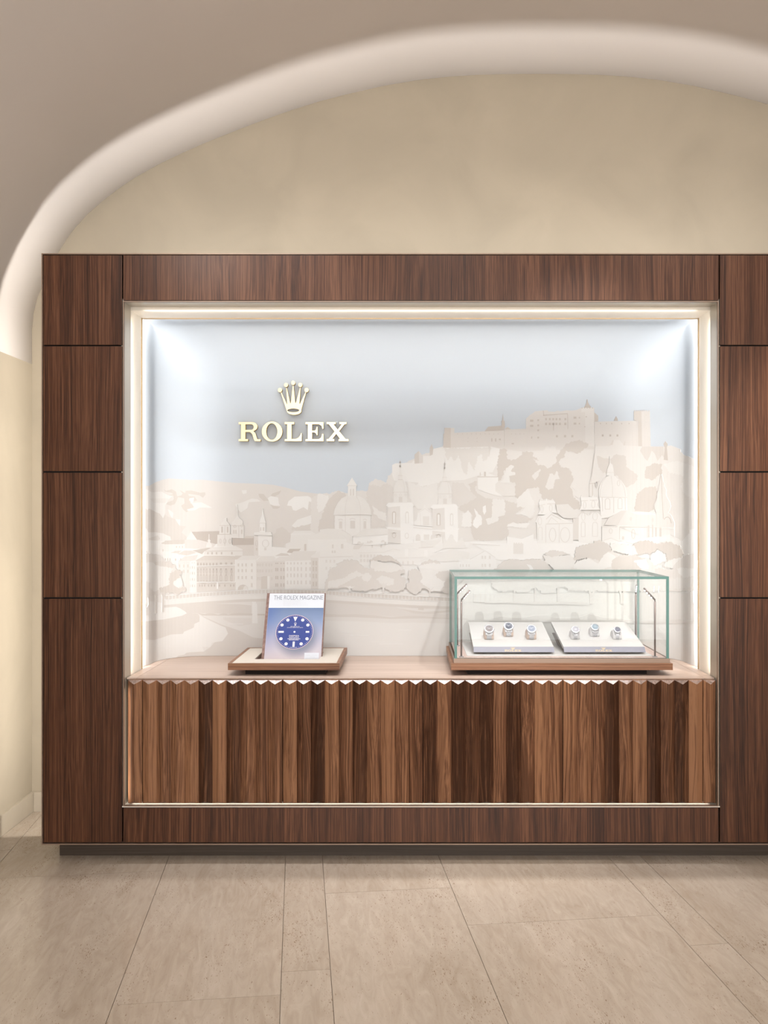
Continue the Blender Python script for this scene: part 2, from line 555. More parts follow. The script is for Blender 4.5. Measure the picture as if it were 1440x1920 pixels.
# thin bronze edging around the unit
bm = bmesh.new()
t = .0042
bx(bm, UX0, UX0 + t, -.002, .302, UZ0, UZ1)
bx(bm, UX1 - t, UX1, -.002, .302, UZ0, UZ1)
bx(bm, UX0 + t, UX1 - t, -.002, .302, UZ1 - t, UZ1)
bx(bm, UX0 + t, UX1 - t, -.002, .302, UZ0, UZ0 + t)
link('edge_trim', bm, M['bronze'], unit)
# bronze edging round the opening
bm = bmesh.new()
t = .003
bx(bm, OX0, OX0 + t, -.001, .012, OZ0, OZ1)
bx(bm, OX1 - t, OX1, -.001, .012, OZ0, OZ1)
bx(bm, OX0 + t, OX1 - t, -.001, .012, OZ1 - t, OZ1)
bx(bm, OX0 + t, OX1 - t, -.001, .012, OZ0, OZ0 + t)
link('opening_trim', bm, M['bronze'], unit)
# champagne reveal, a little wider in front, then the cream lining
w = .010
Y1, Y2 = .0975, .236
ZC = .676                        # under side of countertop
bm = bmesh.new()
bx(bm, OX0 - w, OX0, .012, Y1, OZ0, OZ1 + w)
bx(bm, OX1, OX1 + w, .012, Y1, OZ0, OZ1 + w)
bx(bm, OX0, OX1, .012, Y1, OZ1, OZ1 + w)
link('reveal', bm, M['reveal'], unit)
box('ledge', OX0 - w, OX1 + w, .002, Y1, OZ0 - w + .006, OZ0, M['cream'], unit)
bm = bmesh.new()
bx(bm, OX0 - w, OX0 - .0004, Y1 + .0006, Y2, OZ0, OZ1 + w)
link('lining', bm, M['cream'], unit)
bm = bmesh.new()
bx(bm, OX1 + .0004, OX1 + w, Y1 + .0006, Y2, OZ0, OZ1 + w)
link('lining', bm, M['cream'], unit)
bm = bmesh.new()
bx(bm, OX0, OX1, Y1 + .0006, Y2 + .004, OZ1 - .0125, OZ1 + w)
link('lining', bm, M['cream'], unit)
bm = bmesh.new()
t = .0045
bx(bm, OX0 - .0005, OX0 + t, Y2 + .001, Y2 + .006, ZC + .012, OZ1 - .011)
bx(bm, OX1 - t, OX1 + .0005, Y2 + .001, Y2 + .006, ZC + .012, OZ1 - .011)
bx(bm, OX0 + t, OX1 - t, Y2 + .005, Y2 + .010, OZ1 - .0165, OZ1 - .0125)
link('metal_profile', bm, M['profile'], unit)
# plinth
tagp = box('plinth', -1.344, UX1 - .04, .0745, .58, 0.0, UZ0 + .003, M['plinth'], unit)
box('led_strip', UX0 + .14, UX1 - .14, .3025, .328, OZ1 + .0343, OZ1 + .0355, M['ivory'], unit)

# ------------------------------------------------------------------ fluted cabinet
cab = empty('fluted_cabinet', (0.04, 0.3, OZ0), 'low walnut cabinet with fluted doors under the lit landscape', 'cabinet')
FV, FD = .022, .0165            # valley depth, flute depth
CX0, CX1 = -1.0665, 1.1505
FZ0, FZ1 = .2165, .6805
seams = [(267 - VX) / sc(FV), (530 - VX) / sc(FV), (793 - VX) / sc(FV), (1055.4 - VX) / sc(FV), (1318 - VX) / sc(FV)]


def flute_bm(x0, x1, left_cut=False):
    bm = bmesh.new()
    ch = .0135
    xm = (x0 + x1) / 2
    e = .00025
    x0 += e; x1 -= e
    yb = FV + .012
    prof = [(x0, FV), (xm, FV - FD), (x1, FV)]
    top = [(x0, yb, FZ1), (x0, FV, FZ1), (xm, FV - FD, FZ1 - ch), (x1, FV, FZ1), (x1, yb, FZ1)]
    bot = [(x0, yb, FZ0), (x0, FV, FZ0), (xm, FV - FD, FZ0 + ch * .75), (x1, FV, FZ0), (x1, yb, FZ0)]
    T = [bm.verts.new(p) for p in top]; B = [bm.verts.new(p) for p in bot]
    for i in range(5):
        bm.faces.new((T[i], T[(i + 1) % 5], B[(i + 1) % 5], B[i]))
    bm.faces.new((T[1], T[2], T[3])).material_index = 1; bm.faces.new((T[0], T[1], T[3], T[4]))
    bm.faces.new((B[3], B[2], B[1])); bm.faces.new((B[4], B[3], B[1], B[0]))
    return bm


for d in range(4):
    a, c = seams[d] + .0013, seams[d + 1] - .0013
    door = box('door', a, c, FV + .0125, FV + .030, FZ0, FZ1, M['walnut_solid'], cab)
    p = (c - a) / 10
    for k in range(10):
        link('flute', flute_bm(a + p * k, a + p * (k + 1)), [M['walnut_solid'], M['walnut_lit_end']], door)
for a, c in ((CX0, seams[0] - .0013), (seams[4] + .0013, CX1)):
    pn = box('end_panel', a, c, FV + .0125, .30, FZ0, FZ1, M['walnut_solid'], cab)
    link('flute', flute_bm(a, c), [M['walnut_solid'], M['walnut_lit_end']], pn)
box('cabinet_body', seams[0] + .002, seams[4] - .002, FV + .045, .58, FZ0 - .0055, FZ1 - .006, M['dark'], cab)

# countertop with a thin frame line
CT, CB, CY0, CY1 = .6865, .6807, .040, .600
top = empty('countertop', (0.037, .3, CB), 'walnut countertop spanning the niche above the fluted cabinet', 'countertop')
box('slab', OX0 + .0035, OX1 - .0035, CY0, CY1, CB, CT - .0006, M['dark'], top)
xa, xb = OX0 + .003, OX1 - .003
for (x0, x1, y0, y1) in ((xa, xa + .036, CY0 - .001, CY1), (xb - .036, xb, CY0 - .001, CY1)):
    box('side_edging', x0, x1, y0, y1, CB + .0005, CT, M['counter'], top)
for xq, xr in ((xa - .0003, OX0 - .034), (xb + .0003, OX1 + .034)):
    bm = bmesh.new()
    prism_poly(bm, [(xq, .2425), (xr, .2425), (xq + (xr - xq) * .02, CY1), (xq, CY1)], lambda p: Vector((p[0], p[1], CT)), Vector((0, 0, -.0055)))
    link('side_edging', bm, M['counter'], top)
box('front_edging', xa + .0365, xb - .0365, CY0 - .001, CY0 + .018, CB + .0005, CT, M['counter'], top, bev=.0006)
box('rear_edging', xa + .0365, xb - .0365, CY1 - .030, CY1, CB + .0005, CT, M['counter'], top)
box('inlay', xa + .0372, xb - .0372, CY0 + .0187, CY1 - .0307, CB + .0005, CT, M['counter'], top)
# ------------------------------------------------------------------ the relief landscape lining the niche
YM = 0.605                      # mural plane at the rear
MZ0, MZ1 = CT + .0004, OZ1 - .004
MX0, MX1 = OX0 - .001, OX1 + .001
SPL = .033                      # the sides open towards the front
RC = .20                       # soft corners


def upath(inset=0.0, seg=18):
    """plan outline of the lining, left front -> rear -> right front, with inward normals"""
    r = max(RC - inset, .004)
    x0, x1, yb = MX0 + inset, MX1 - inset, YM - inset
    yf = Y2 + .012
    side = [(SPL * (1 - i / 6) ** 2, yf + (yb - r - yf) * i / 6, -2 * SPL * (1 - i / 6) / (yb - r - yf)) for i in range(7)]
    out = []
    for dx, y, sl in side:
        n_ = Vector((1, sl)).normalized()
        out.append(((x0 - dx, y), (n_.x, n_.y)))
    for i in range(1, seg):
        a = math.pi / 2 * i / seg
        out.append(((x0 + r - r * math.cos(a), yb - r + r * math.sin(a)), (math.cos(a), -math.sin(a))))
    out.append(((x0 + r, yb), (0, -1)))
    out.append(((x1 - r, yb), (0, -1)))
    for i in range(1, seg):
        a = math.pi / 2 * (1 - i / seg)
        out.append(((x1 - r + r * math.cos(a), yb - r + r * math.sin(a)), (-math.cos(a), -math.sin(a))))
    for dx, y, sl in reversed(side):
        n_ = Vector((-1, sl)).normalized()
        out.append(((x1 + dx, y), (n_.x, n_.y)))
    return out


mural = empty('landscape_mural', (0.037, YM, MZ0), 'pale carved relief landscape of an old river city below a hilltop castle', 'mural')


def smat(name, rgb):
    return plain(name, lin(rgb), 0.85, spec=0.2)


M['sky'] = smat('mural_sky', (184, 192, 200))
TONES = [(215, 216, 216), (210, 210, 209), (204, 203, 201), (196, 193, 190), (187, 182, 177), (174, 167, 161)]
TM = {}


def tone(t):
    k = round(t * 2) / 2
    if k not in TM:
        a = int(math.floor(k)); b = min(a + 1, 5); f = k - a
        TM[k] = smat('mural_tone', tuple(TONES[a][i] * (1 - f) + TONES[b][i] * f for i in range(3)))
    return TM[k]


# shell: sides, rear wall, coved ceiling
bm = bmesh.new()
RT = .24
levels = [(MZ0, 0.0), (MZ1 - RT, 0.0)]
for i in range(1, 15):
    a = math.pi / 2 * i / 14
    levels.append((MZ1 - RT + RT * math.sin(a), RT - RT * math.cos(a)))
rowsv = []
base_path = upath(0)
for z, ins in levels:
    row = []
    for (p, nrm) in base_path:
        # only the rear cove leans in; the sides stay upright
        row.append(bm.verts.new((p[0], min(p[1], YM - ins) if p[1] > YM - ins else p[1], z + (.085 * max(0, YM - RT - p[1]) if z > MZ1 - .001 else 0))))
    rowsv.append(row)
for r in range(len(rowsv) - 1):
    for i in range(len(base_path) - 1):
        f = bm.faces.new((rowsv[r][i], rowsv[r][i + 1], rowsv[r + 1][i + 1], rowsv[r + 1][i])); f.smooth = True
bm.faces.new(rowsv[-1])
bmesh.ops.remove_doubles(bm, verts=bm.verts, dist=.00005)
link('sky_panel', bm, M['sky'], mural)

_seg = upath(0, 18)


def hit(px):
    m = (px - VX) / F
    for i in range(len(_seg) - 1):
        (a, na), (b, nb) = _seg[i], _seg[i + 1]
        fa = a[0] - m * (a[1] + 3.5); fb = b[0] - m * (b[1] + 3.5)
        if fa <= 0 <= fb or fb <= 0 <= fa:
            if abs(fa - fb) < 1e-12: continue
            t = fa / (fa - fb)
            return (a[0] + t * (b[0] - a[0]), a[1] + t * (b[1] - a[1]),
                    na[0] + t * (nb[0] - na[0]), na[1] + t * (nb[1] - na[1]))
    return None


PXMIN, PXMAX = 264.5, 1310.0
corner_cuts = []
for (p, nn) in _seg[1:-1]:
    corner_cuts.append(VX + p[0] * sc(p[1]))


def m3(px, py, off):
    px = min(max(px, PXMIN), PXMAX)
    h = hit(px)
    if h is None:
        px = min(max(px, 266), 1308.5); h = hit(px)
    x, y, nx, ny = h
    off *= 1 - .72 * abs(nx)
    return Vector((x + nx * off, y + ny * off, max(H - (py - VY) / sc(y), MZ0 + .0005)))


def leafy(pts, amp, step, rnd):
    out = []
    n = len(pts)
    for i in range(n):
        a = Vector(pts[i]); b = Vector(pts[(i + 1) % n])
        L = (b - a).length
        k = max(1, int(L / step))
        d = (b - a) / max(L, 1e-6)
        nr = Vector((d.y, -d.x))
        for j in range(k):
            q = a + (b - a) * (j / k)
            o = (rnd.random() - .5) * amp * (2.0 if (j % 2) else 1.0)
            q = q + nr * o + d * (rnd.random() - .5) * step * .35
            out.append((q.x, q.y))
    return out


CROPS = {'P': (0, 0, 1), 'A': (250, 850, 3.6), 'B': (600, 850, 3.6), 'C': (950, 720, 3.6), 'G': (700, 720, 4.114), 'a': (250, 880, 7.2),
         'b': (430, 930, 7.2), 'c': (250, 1000, 7.2), 'd': (600, 860, 5.333), 'e': (980, 900, 4.235), 'f': (600, 1020, 5.538),
         'g': (860, 1000, 3.13), 'h': (860, 820, 5.538)}
_idx = [0]
rm = random.Random(11)
LV = [0]


def tr(crop, pts):
    ox, oy, s = CROPS[crop]
    return [(ox + x / s, oy + y / s) for x, y in pts]


def relief_bm(bm, pts, off0, off1, cuts=True):
    """one raised flat piece of the relief (pts in photo px), with its edges"""
    pts = [(min(max(x, PXMIN), PXMAX), min(y, 1292)) for x, y in pts]
    q = [pts[0]]
    for p in pts[1:]:
        if abs(p[0] - q[-1][0]) + abs(p[1] - q[-1][1]) > .05: q.append(p)
    if abs(q[0][0] - q[-1][0]) + abs(q[0][1] - q[-1][1]) < .05: q.pop()
    if len(q) < 3: return
    t = bmesh.new()
    vs = [t.verts.new((x, y, 0)) for x, y in q]
    try:
        f = t.faces.new(vs)
    except ValueError:
        t.free(); return
    f.normal_update()
    bmesh.ops.triangulate(t, faces=[f], ngon_method='EAR_CLIP')
    lo = min(p[0] for p in q); hi = max(p[0] for p in q)
    if cuts:
        for c in corner_cuts:
            if lo < c < hi:
                bmesh.ops.bisect_plane(t, geom=t.verts[:] + t.edges[:] + t.faces[:], dist=.0005, plane_co=(c, 0, 0), plane_no=(1, 0, 0))
    mp = {}; mb = {}
    for v in t.verts:
        mp[v] = bm.verts.new(m3(v.co.x, v.co.y, off1))
    for f in t.faces:
        try: bm.faces.new([mp[v] for v in f.verts])
        except ValueError: pass
    for e in t.edges:
        if len(e.link_faces) == 1:
            a, b = e.verts
            for v in (a, b):
                if v not in mb: mb[v] = bm.verts.new(m3(v.co.x, v.co.y, off0))
            try: bm.faces.new((mp[a], mp[b], mb[b], mb[a]))
            except ValueError: pass
    t.free()


def lv(n):
    LV[0] = n * .0016


def rel(name, t, crop, pts, leaf=0, parent=None):
    _idx[0] += 1
    off = .0010 + LV[0] + _idx[0] * .00003
    p = tr(crop, pts)
    if leaf: p = leafy(p, leaf * 2.3, 2.4, rm)
    bm = bmesh.new()
    relief_bm(bm, p, 0.0, off)
    if not bm.faces:
        bm.free(); return None
    o = link(name, bm, tone(t), parent or mural)
    o['off'] = off
    return o


def small(parent, t, crop, quads, name='windows', depth=.0007):
    """tiny flat pieces set on a relief piece: joined, too small to pick apart"""
    if parent is None: return
    bm = bmesh.new()
    for q in quads:
        relief_bm(bm, tr(crop, q), parent['off'] - .001, parent['off'] + depth, cuts=False)
    o = link(name, bm, tone(t), parent)
    o['kind'] = 'stuff'
    return o


def R(x0, y0, x1, y1):
    return [(x0, y0), (x1, y0), (x1, y1), (x0, y1)]


def grid(xs, ys, w, h):
    return [R(x - w / 2, y - h / 2, x + w / 2, y + h / 2) for y in ys for x in xs]


def ell(cx, cy, rx, ry, n=14, a0=0, a1=360):
    return [(cx + rx * math.cos(math.radians(a0 + (a1 - a0) * i / n)), cy + ry * math.sin(math.radians(a0 + (a1 - a0) * i / n))) for i in range(n)]


def ring(cx, cy, rx, ry, w, n=16):
    o = [(cx + rx * math.cos(2 * math.pi * i / n), cy + ry * math.sin(2 * math.pi * i / n)) for i in range(n)]
    k = [(cx + (rx - w) * math.cos(2 * math.pi * i / n), cy + (ry - w) * math.sin(2 * math.pi * i / n)) for i in range(n)]
    return [[o[i], o[(i + 1) % n], k[(i + 1) % n], k[i]] for i in range(n)]


def line(pts, w):
    """thin strip quads along a polyline"""
    out = []
    for i in range(len(pts) - 1):
        a, b = Vector(pts[i]), Vector(pts[i + 1])
        d = (b - a).normalized(); nn = Vector((-d.y, d.x)) * w / 2
        out.append([tuple(a - nn), tuple(b - nn), tuple(b + nn), tuple(a + nn)])
    return out


def arch_win(cx, y0, y1, w):
    return [(cx - w / 2, y1), (cx - w / 2, y0 + w / 2)] + [(cx - w / 2 * math.cos(math.radians(a)), y0 + w / 2 - w / 2 * math.sin(math.radians(a))) for a in (30, 60, 90, 120, 150)] + [(cx + w / 2, y0 + w / 2), (cx + w / 2, y1)]


# --- far hills
lv(0)
rel('hill', 3, 'A', [(40, 222), (60, 222), (110, 218), (150, 195), (200, 178), (240, 170), (310, 174), (390, 180), (465, 178), (560, 188), (690, 200), (860, 206), (940, 212), (1010, 226), (1130, 258), (1220, 270), (1300, 278), (1440, 285), (1440, 760), (40, 760)])
rel('forest_patch', 4, 'a', [(410, 265), (440, 290), (520, 268), (575, 300), (592, 365), (650, 350), (665, 325), (620, 280), (700, 320), (705, 290), (780, 285), (900, 315), (970, 310), (975, 340), (940, 385), (890, 350), (740, 330), (750, 360), (830, 370), (860, 420), (800, 440), (760, 450), (820, 490), (800, 530), (715, 580), (670, 540), (645, 490), (690, 460), (685, 390), (600, 375), (585, 420), (560, 470), (500, 490), (440, 470), (470, 440), (530, 420), (545, 400), (540, 355), (460, 350), (530, 340), (520, 318), (430, 300)])
rel('forest_patch', 2, 'a', [(60, 250), (180, 270), (250, 310), (380, 300), (460, 345), (525, 362), (480, 400), (450, 450), (432, 480), (430, 590), (400, 660), (360, 600), (290, 570), (210, 530), (190, 550), (110, 480), (60, 450)])
rel('forest_patch', 2.5, 'a', [(215, 395), (440, 390), (490, 400), (430, 455), (280, 455)])
rel('forest_patch', 2, 'a', [(760, 390), (820, 380), (812, 440), (790, 455), (920, 445), (1070, 520), (900, 515), (820, 555), (735, 560), (725, 540), (820, 515), (800, 480), (750, 410)])
rel('forest_patch', 3.5, 'a', [(60, 470), (110, 485), (190, 550), (215, 530), (290, 570), (360, 605), (400, 660), (430, 610), (470, 640), (560, 670), (620, 760), (710, 770), (650, 850), (720, 910), (720, 970), (520, 970), (500, 910), (380, 860), (200, 850), (180, 800), (60, 780)])
rel('forest_patch', 2, 'a', [(465, 540), (500, 555), (540, 590), (525, 660), (490, 610)])
rel('forest_patch', 2, 'a', [(570, 672), (635, 678), (625, 760), (600, 730)])
rel('forest_patch', 2, 'a', [(60, 785), (180, 800), (200, 850), (300, 850), (400, 865), (500, 910), (512, 965), (380, 970), (330, 1090), (60, 1090)])
rel('forest_patch', 3, 'a', [(210, 930), (330, 890), (365, 935), (320, 975), (210, 952)])
rel('forest_patch', 3, 'A', [(655, 310), (690, 280), (720, 275), (775, 310), (730, 320), (690, 345)])
rel('forest_patch', 2, 'A', [(730, 250), (765, 248), (765, 270), (740, 275)])
rel('forest_patch', 2, 'A', [(690, 345), (740, 330), (800, 305), (840, 310), (860, 325), (780, 330), (770, 370), (725, 400), (700, 370)])
rel('forest_patch', 4, 'A', [(845, 272), (880, 275), (915, 320), (880, 322), (850, 295)])
rel('forest_patch', 4, 'A', [(920, 295), (940, 270), (1000, 250), (985, 275), (940, 300)])
rel('forest_patch', 1.5, 'b', [(520, 30), (560, 0), (660, 20), (670, 110), (690, 130), (600, 130), (550, 110)])
rel('forest_patch', 4, 'b', [(550, 112), (600, 132), (690, 148), (650, 172), (590, 170)])
rel('forest_patch', 1, 'b', [(800, 70), (880, 10), (1060, 0), (1200, 80), (1190, 120), (1075, 70), (1060, 190), (1000, 150), (900, 200), (860, 190), (840, 135), (780, 130)])
rel('forest_patch', 1.5, 'b', [(845, 400), (920, 320), (1130, 250), (1185, 310), (1110, 370), (1020, 395), (880, 430)])
rel('forest_patch', 3.5, 'b', [(845, 430), (1000, 400), (1130, 362), (1185, 330), (1240, 340), (1300, 200), (1440, 40), (1440, 470), (1000, 480), (850, 465)], leaf=.9)
rel('forest_patch', 1.5, 'b', [(1290, 0), (1350, 10), (1255, 205), (1220, 170), (1265, 60)])
rel('hedge', 3.5, 'b', [(590, 520), (620, 500), (640, 440), (700, 420), (750, 440), (780, 480), (830, 500), (825, 620), (750, 655), (745, 720), (590, 740)], leaf=.8)

# --- castle hill
lv(1)
rel('hill', 2.5, 'P', [(583, 935), (600, 925), (617, 926), (633, 920), (650, 925), (681, 919), (693, 923), (692, 905), (705, 898), (724, 904), (728, 892), (735, 886), (760, 868), (812, 845), (840, 832), (1000, 828), (1240, 838), (1273, 841), (1285, 855), (1300, 862), (1315, 864), (1315, 1075), (583, 1075)], leaf=.7)
rel('rock_face', 1.5, 'G', [(145, 625), (170, 612), (318, 608), (318, 560), (385, 556), (435, 555), (465, 500), (530, 485), (905, 483), (975, 500), (960, 600), (920, 680), (860, 690), (700, 740), (340, 760), (160, 745), (145, 700)])
rel('rock_face', 2.5, 'G', [(545, 498), (905, 487), (895, 560), (850, 600), (830, 540), (800, 560), (780, 680), (740, 600), (715, 700), (690, 680), (660, 540), (620, 600), (600, 560), (580, 590), (560, 560)], leaf=1)
rel('forest_patch', 1.5, 'G', [(300, 600), (420, 580), (500, 600), (510, 760), (440, 780), (380, 790), (330, 800), (350, 740), (250, 720), (280, 640)], leaf=1)
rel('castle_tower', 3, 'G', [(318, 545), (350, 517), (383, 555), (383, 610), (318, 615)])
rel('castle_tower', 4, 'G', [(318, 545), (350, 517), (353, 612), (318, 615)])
rel('castle_tower', 4, 'G', [(435, 490), (443, 480), (450, 462), (456, 482), (462, 490), (458, 545), (435, 555)])
w = rel('castle_wall', 3, 'G', [(620, 378), (860, 365), (1010, 358), (1010, 345), (1036, 332), (1062, 350), (1190, 344), (1190, 525), (1040, 508), (905, 483), (620, 492)])
small(w, 4.5, 'G', grid([650, 687, 723, 757, 792, 825, 862, 893, 928, 962, 1065, 1097, 1130, 1160], [385], 5, 5) + grid([730, 800], [418, 445], 4, 6) + grid([913, 943], [432], 9, 24) + [R(968, 422, 983, 434), R(1066, 455, 1084, 466)] + line([(1010, 358), (1010, 480)], 2))
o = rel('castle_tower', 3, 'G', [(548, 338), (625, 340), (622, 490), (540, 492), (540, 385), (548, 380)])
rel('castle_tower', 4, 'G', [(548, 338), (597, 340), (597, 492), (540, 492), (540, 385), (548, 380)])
rel('roof', 4.5, 'G', [(858, 366), (885, 330), (988, 322), (990, 300), (986, 290), (994, 280), (999, 232), (1004, 280), (1012, 288), (1015, 325), (1005, 359)])
rel('roof', 4, 'G', [(1010, 352), (1034, 332), (1062, 350)])
o = rel('turret', 3, 'G', [(860, 480), (862, 462), (878, 440), (897, 462), (905, 485), (895, 560), (886, 480)])
o = rel('castle_wall', 3, 'C', [(592, 255), (885, 248), (890, 420), (592, 424)])
small(o, 5, 'C', grid([647, 698, 746], [348], 12, 14) + grid([632, 672, 708, 775, 825], [268], 5, 8))
rel('castle_wall', 4.5, 'C', [(588, 190), (617, 215), (617, 252), (588, 256)])
k = rel('castle_keep', 3, 'C', [(130, 235), (155, 210), (180, 195), (190, 185), (245, 180), (275, 178), (280, 186), (320, 188), (345, 180), (360, 186), (400, 178), (440, 180), (470, 176), (500, 163), (590, 162), (592, 440), (130, 452)])
small(k, 4.5, 'C', grid([212], [245, 280, 313, 362], 12, 12) + grid([168], [248, 283], 22, 14) + grid([168], [362], 7, 14) + grid([265, 290, 313, 335, 358, 395], [238], 12, 14) + grid([265, 290, 313, 335, 358, 395], [270], 14, 16)
      + grid([338, 393, 442], [353], 14, 15) + grid([460], [228, 268], 18, 14) + grid([490], [228, 268], 8, 10) + line([(245, 212), (410, 200)], 5) + line([(246, 180), (250, 215)], 4) + line([(410, 200), (412, 305)], 3) + line([(316, 262), (316, 315)], 3))
t = rel('castle_tower', 2.5, 'C', [(503, 160), (588, 160), (592, 420), (530, 420), (528, 190), (503, 190)])
small(t, 4.5, 'C', [R(522, 286, 530, 292), R(532, 218, 540, 226)] + grid([508, 525, 542, 560, 578], [163], 7, 6), 'battlement')
rel('turret', 5, 'C', [(520, 160), (530, 145), (538, 125), (540, 105), (545, 105), (548, 125), (558, 145), (568, 152), (565, 162)])
rel('turret', 5, 'C', [(722, 248), (730, 232), (738, 218), (746, 232), (750, 249)])
t = rel('castle_tower', 4, 'C', [(858, 186), (912, 182), (915, 422), (888, 422), (886, 248), (858, 246)])
t = rel('castle_tower', 3, 'C', [(910, 183), (967, 185), (972, 420), (915, 422)])
small(t, 3.5, 'C', grid([864, 877, 890, 903], [182], 7, 9) + grid([917, 930, 945, 962], [182], 8, 9) + grid([943], [210, 258, 300], 5, 6), 'battlement')
rel('rampart', 2.5, 'C', [(590, 422), (700, 418), (720, 378), (760, 378), (790, 415), (915, 421), (1060, 422), (1110, 415), (1162, 435), (1165, 475), (1225, 487), (1290, 520), (1310, 600), (592, 600)])
rel('rampart', 3.5, 'C', [(695, 412), (715, 378), (722, 380), (714, 412)])
rel('rampart', 3.5, 'C', [(785, 415), (795, 385), (800, 388), (798, 415)])
rel('rampart', 3.5, 'C', [(915, 422), (1060, 422), (1065, 500), (1050, 480), (1020, 520), (1000, 470), (980, 450), (970, 480), (950, 520), (930, 500), (900, 450)])
rel('turret', 4.5, 'C', [(1060, 405), (1073, 385), (1087, 405), (1083, 430), (1090, 516), (1062, 512), (1068, 430)])

# --- woods on the castle hill
rel('forest_patch', 4, 'h', [(430, 120), (470, 115), (500, 140), (500, 225), (560, 240), (640, 190), (660, 150), (765, 155), (770, 200), (830, 235), (860, 180), (900, 235), (890, 290), (920, 325), (1010, 270), (1030, 170), (1050, 210), (1110, 140), (1100, 200), (1040, 240), (1040, 290), (1060, 310), (1150, 320), (1190, 430), (1160, 500), (1190, 610), (1260, 680), (1270, 750), (1190, 750), (1140, 700), (1000, 700), (985, 650), (870, 640), (830, 520), (720, 530), (700, 585), (610, 640), (590, 620), (585, 470), (530, 470), (520, 400), (500, 350), (480, 345), (440, 450), (410, 455), (400, 300)], leaf=1.0)
rel('forest_patch', 2, 'h', [(490, 330), (540, 285), (575, 300), (540, 350), (590, 365), (590, 390), (550, 395), (520, 400), (535, 470), (430, 470), (470, 420)], leaf=.5)
rel('forest_patch', 2.5, 'h', [(900, 520), (940, 380), (970, 375), (985, 395), (1020, 350), (1050, 430), (1000, 440), (980, 530), (930, 545)], leaf=.5)
rel('forest_patch', 2.5, 'h', [(760, 400), (800, 360), (850, 330), (820, 410), (790, 450)], leaf=.5)
rel('forest_patch', 2.5, 'h', [(780, 220), (830, 240), (860, 180), (900, 100), (1010, 95), (1020, 260), (920, 325), (890, 290), (820, 290)], leaf=.8)
rel('forest_patch', 4, 'C', [(380, 425), (410, 400), (480, 378), (550, 402), (545, 425), (480, 470), (400, 450), (370, 500), (345, 540), (330, 500)], leaf=.8)
rel('forest_patch', 2.5, 'h', [(1060, 300), (1120, 180), (1300, 210), (1360, 300), (1380, 600), (1280, 640), (1180, 600), (1220, 560), (1160, 510), (1200, 430), (1150, 320)], leaf=.8)
rel('forest_patch', 3.5, 'h', [(0, 540), (40, 600), (130, 550), (100, 480), (190, 455), (170, 540), (200, 590), (310, 640), (480, 650), (700, 720), (620, 760), (600, 790), (750, 840), (790, 820), (720, 880), (510, 900), (520, 1010), (430, 1090), (150, 1060), (120, 930), (140, 800), (60, 790), (0, 740)], leaf=.8)
rel('forest_patch', 1.5, 'h', [(40, 790), (100, 760), (130, 800), (130, 930), (30, 930)], leaf=.8)
rel('forest_patch', 1, 'h', [(160, 740), (200, 780), (240, 840), (240, 900), (190, 945), (150, 920), (150, 860), (180, 810)], leaf=.7)
rel('forest_patch', 1, 'h', [(250, 720), (280, 705), (285, 770), (265, 805), (250, 770)])
rel('forest_patch', 2, 'h', [(350, 640), (480, 650), (480, 800), (410, 830), (410, 870), (300, 910), (280, 850), (340, 830)], leaf=.7)
rel('forest_patch', 1.5, 'h', [(510, 900), (560, 885), (620, 900), (730, 885), (700, 950), (620, 935), (500, 925)], leaf=.6)
rel('forest_patch', 2, 'h', [(570, 800), (640, 800), (750, 840), (780, 780), (790, 700), (720, 530), (600, 640), (600, 720), (700, 730), (650, 770)], leaf=.7)
o = rel('hillside_house', 1.5, 'h', [(195, 412), (290, 365), (410, 412), (410, 460), (385, 480), (400, 540), (460, 620), (330, 590), (200, 540)])
small(o, 4, 'h', line([(195, 411), (410, 411)], 7) + [R(262, 358, 282, 404), R(220, 365, 226, 400)], 'roof_line')
rel('hillside_house', 2.5, 'h', [(380, 482), (580, 470), (582, 610), (460, 612), (380, 560)])
rel('forest_patch', 3.5, 'C', [(600, 480), (660, 500), (700, 505), (740, 470), (800, 490), (810, 560), (890, 620), (870, 665), (810, 700), (740, 620), (650, 600), (620, 560)], leaf=.9)
rel('forest_patch', 4, 'C', [(880, 740), (930, 700), (1010, 690), (1030, 760), (1000, 840), (960, 865), (860, 860), (870, 780)], leaf=.8)
rel('forest_patch', 4, 'C', [(940, 560), (1000, 535), (1050, 540), (1045, 610), (980, 650), (930, 630)], leaf=.9)
rel('forest_patch', 2, 'C', [(1060, 540), (1160, 520), (1290, 560), (1310, 560), (1310, 780), (1220, 760), (1180, 700), (1200, 620), (1100, 600)], leaf=.9)
# woods round the left dome
rel('forest_patch', 3.5, 'B', [(-10, 480), (20, 400), (60, 310), (120, 252), (175, 275), (180, 300), (120, 330), (95, 420), (100, 520), (-10, 525)], leaf=.8)
rel('forest_patch', 1.5, 'B', [(-20, 360), (-15, 275), (60, 285), (60, 310), (25, 380), (-10, 400)], leaf=.6)
rel('forest_patch', 3, 'B', [(330, 210), (400, 225), (450, 200), (495, 230), (490, 330), (450, 350), (440, 490), (345, 510), (350, 400), (310, 300)], leaf=.9)
rel('forest_patch', 2, 'B', [(355, 350), (400, 390), (440, 400), (450, 460), (400, 440), (360, 400)], leaf=.8)
rel('forest_patch', 2, 'B', [(590, 190), (700, 230), (790, 200), (800, 330), (740, 370), (660, 380), (620, 340), (600, 280)], leaf=.9)
rel('forest_patch', 3, 'B', [(895, 200), (960, 200), (1000, 240), (1060, 300), (1000, 330), (940, 360), (890, 330)], leaf=.9)
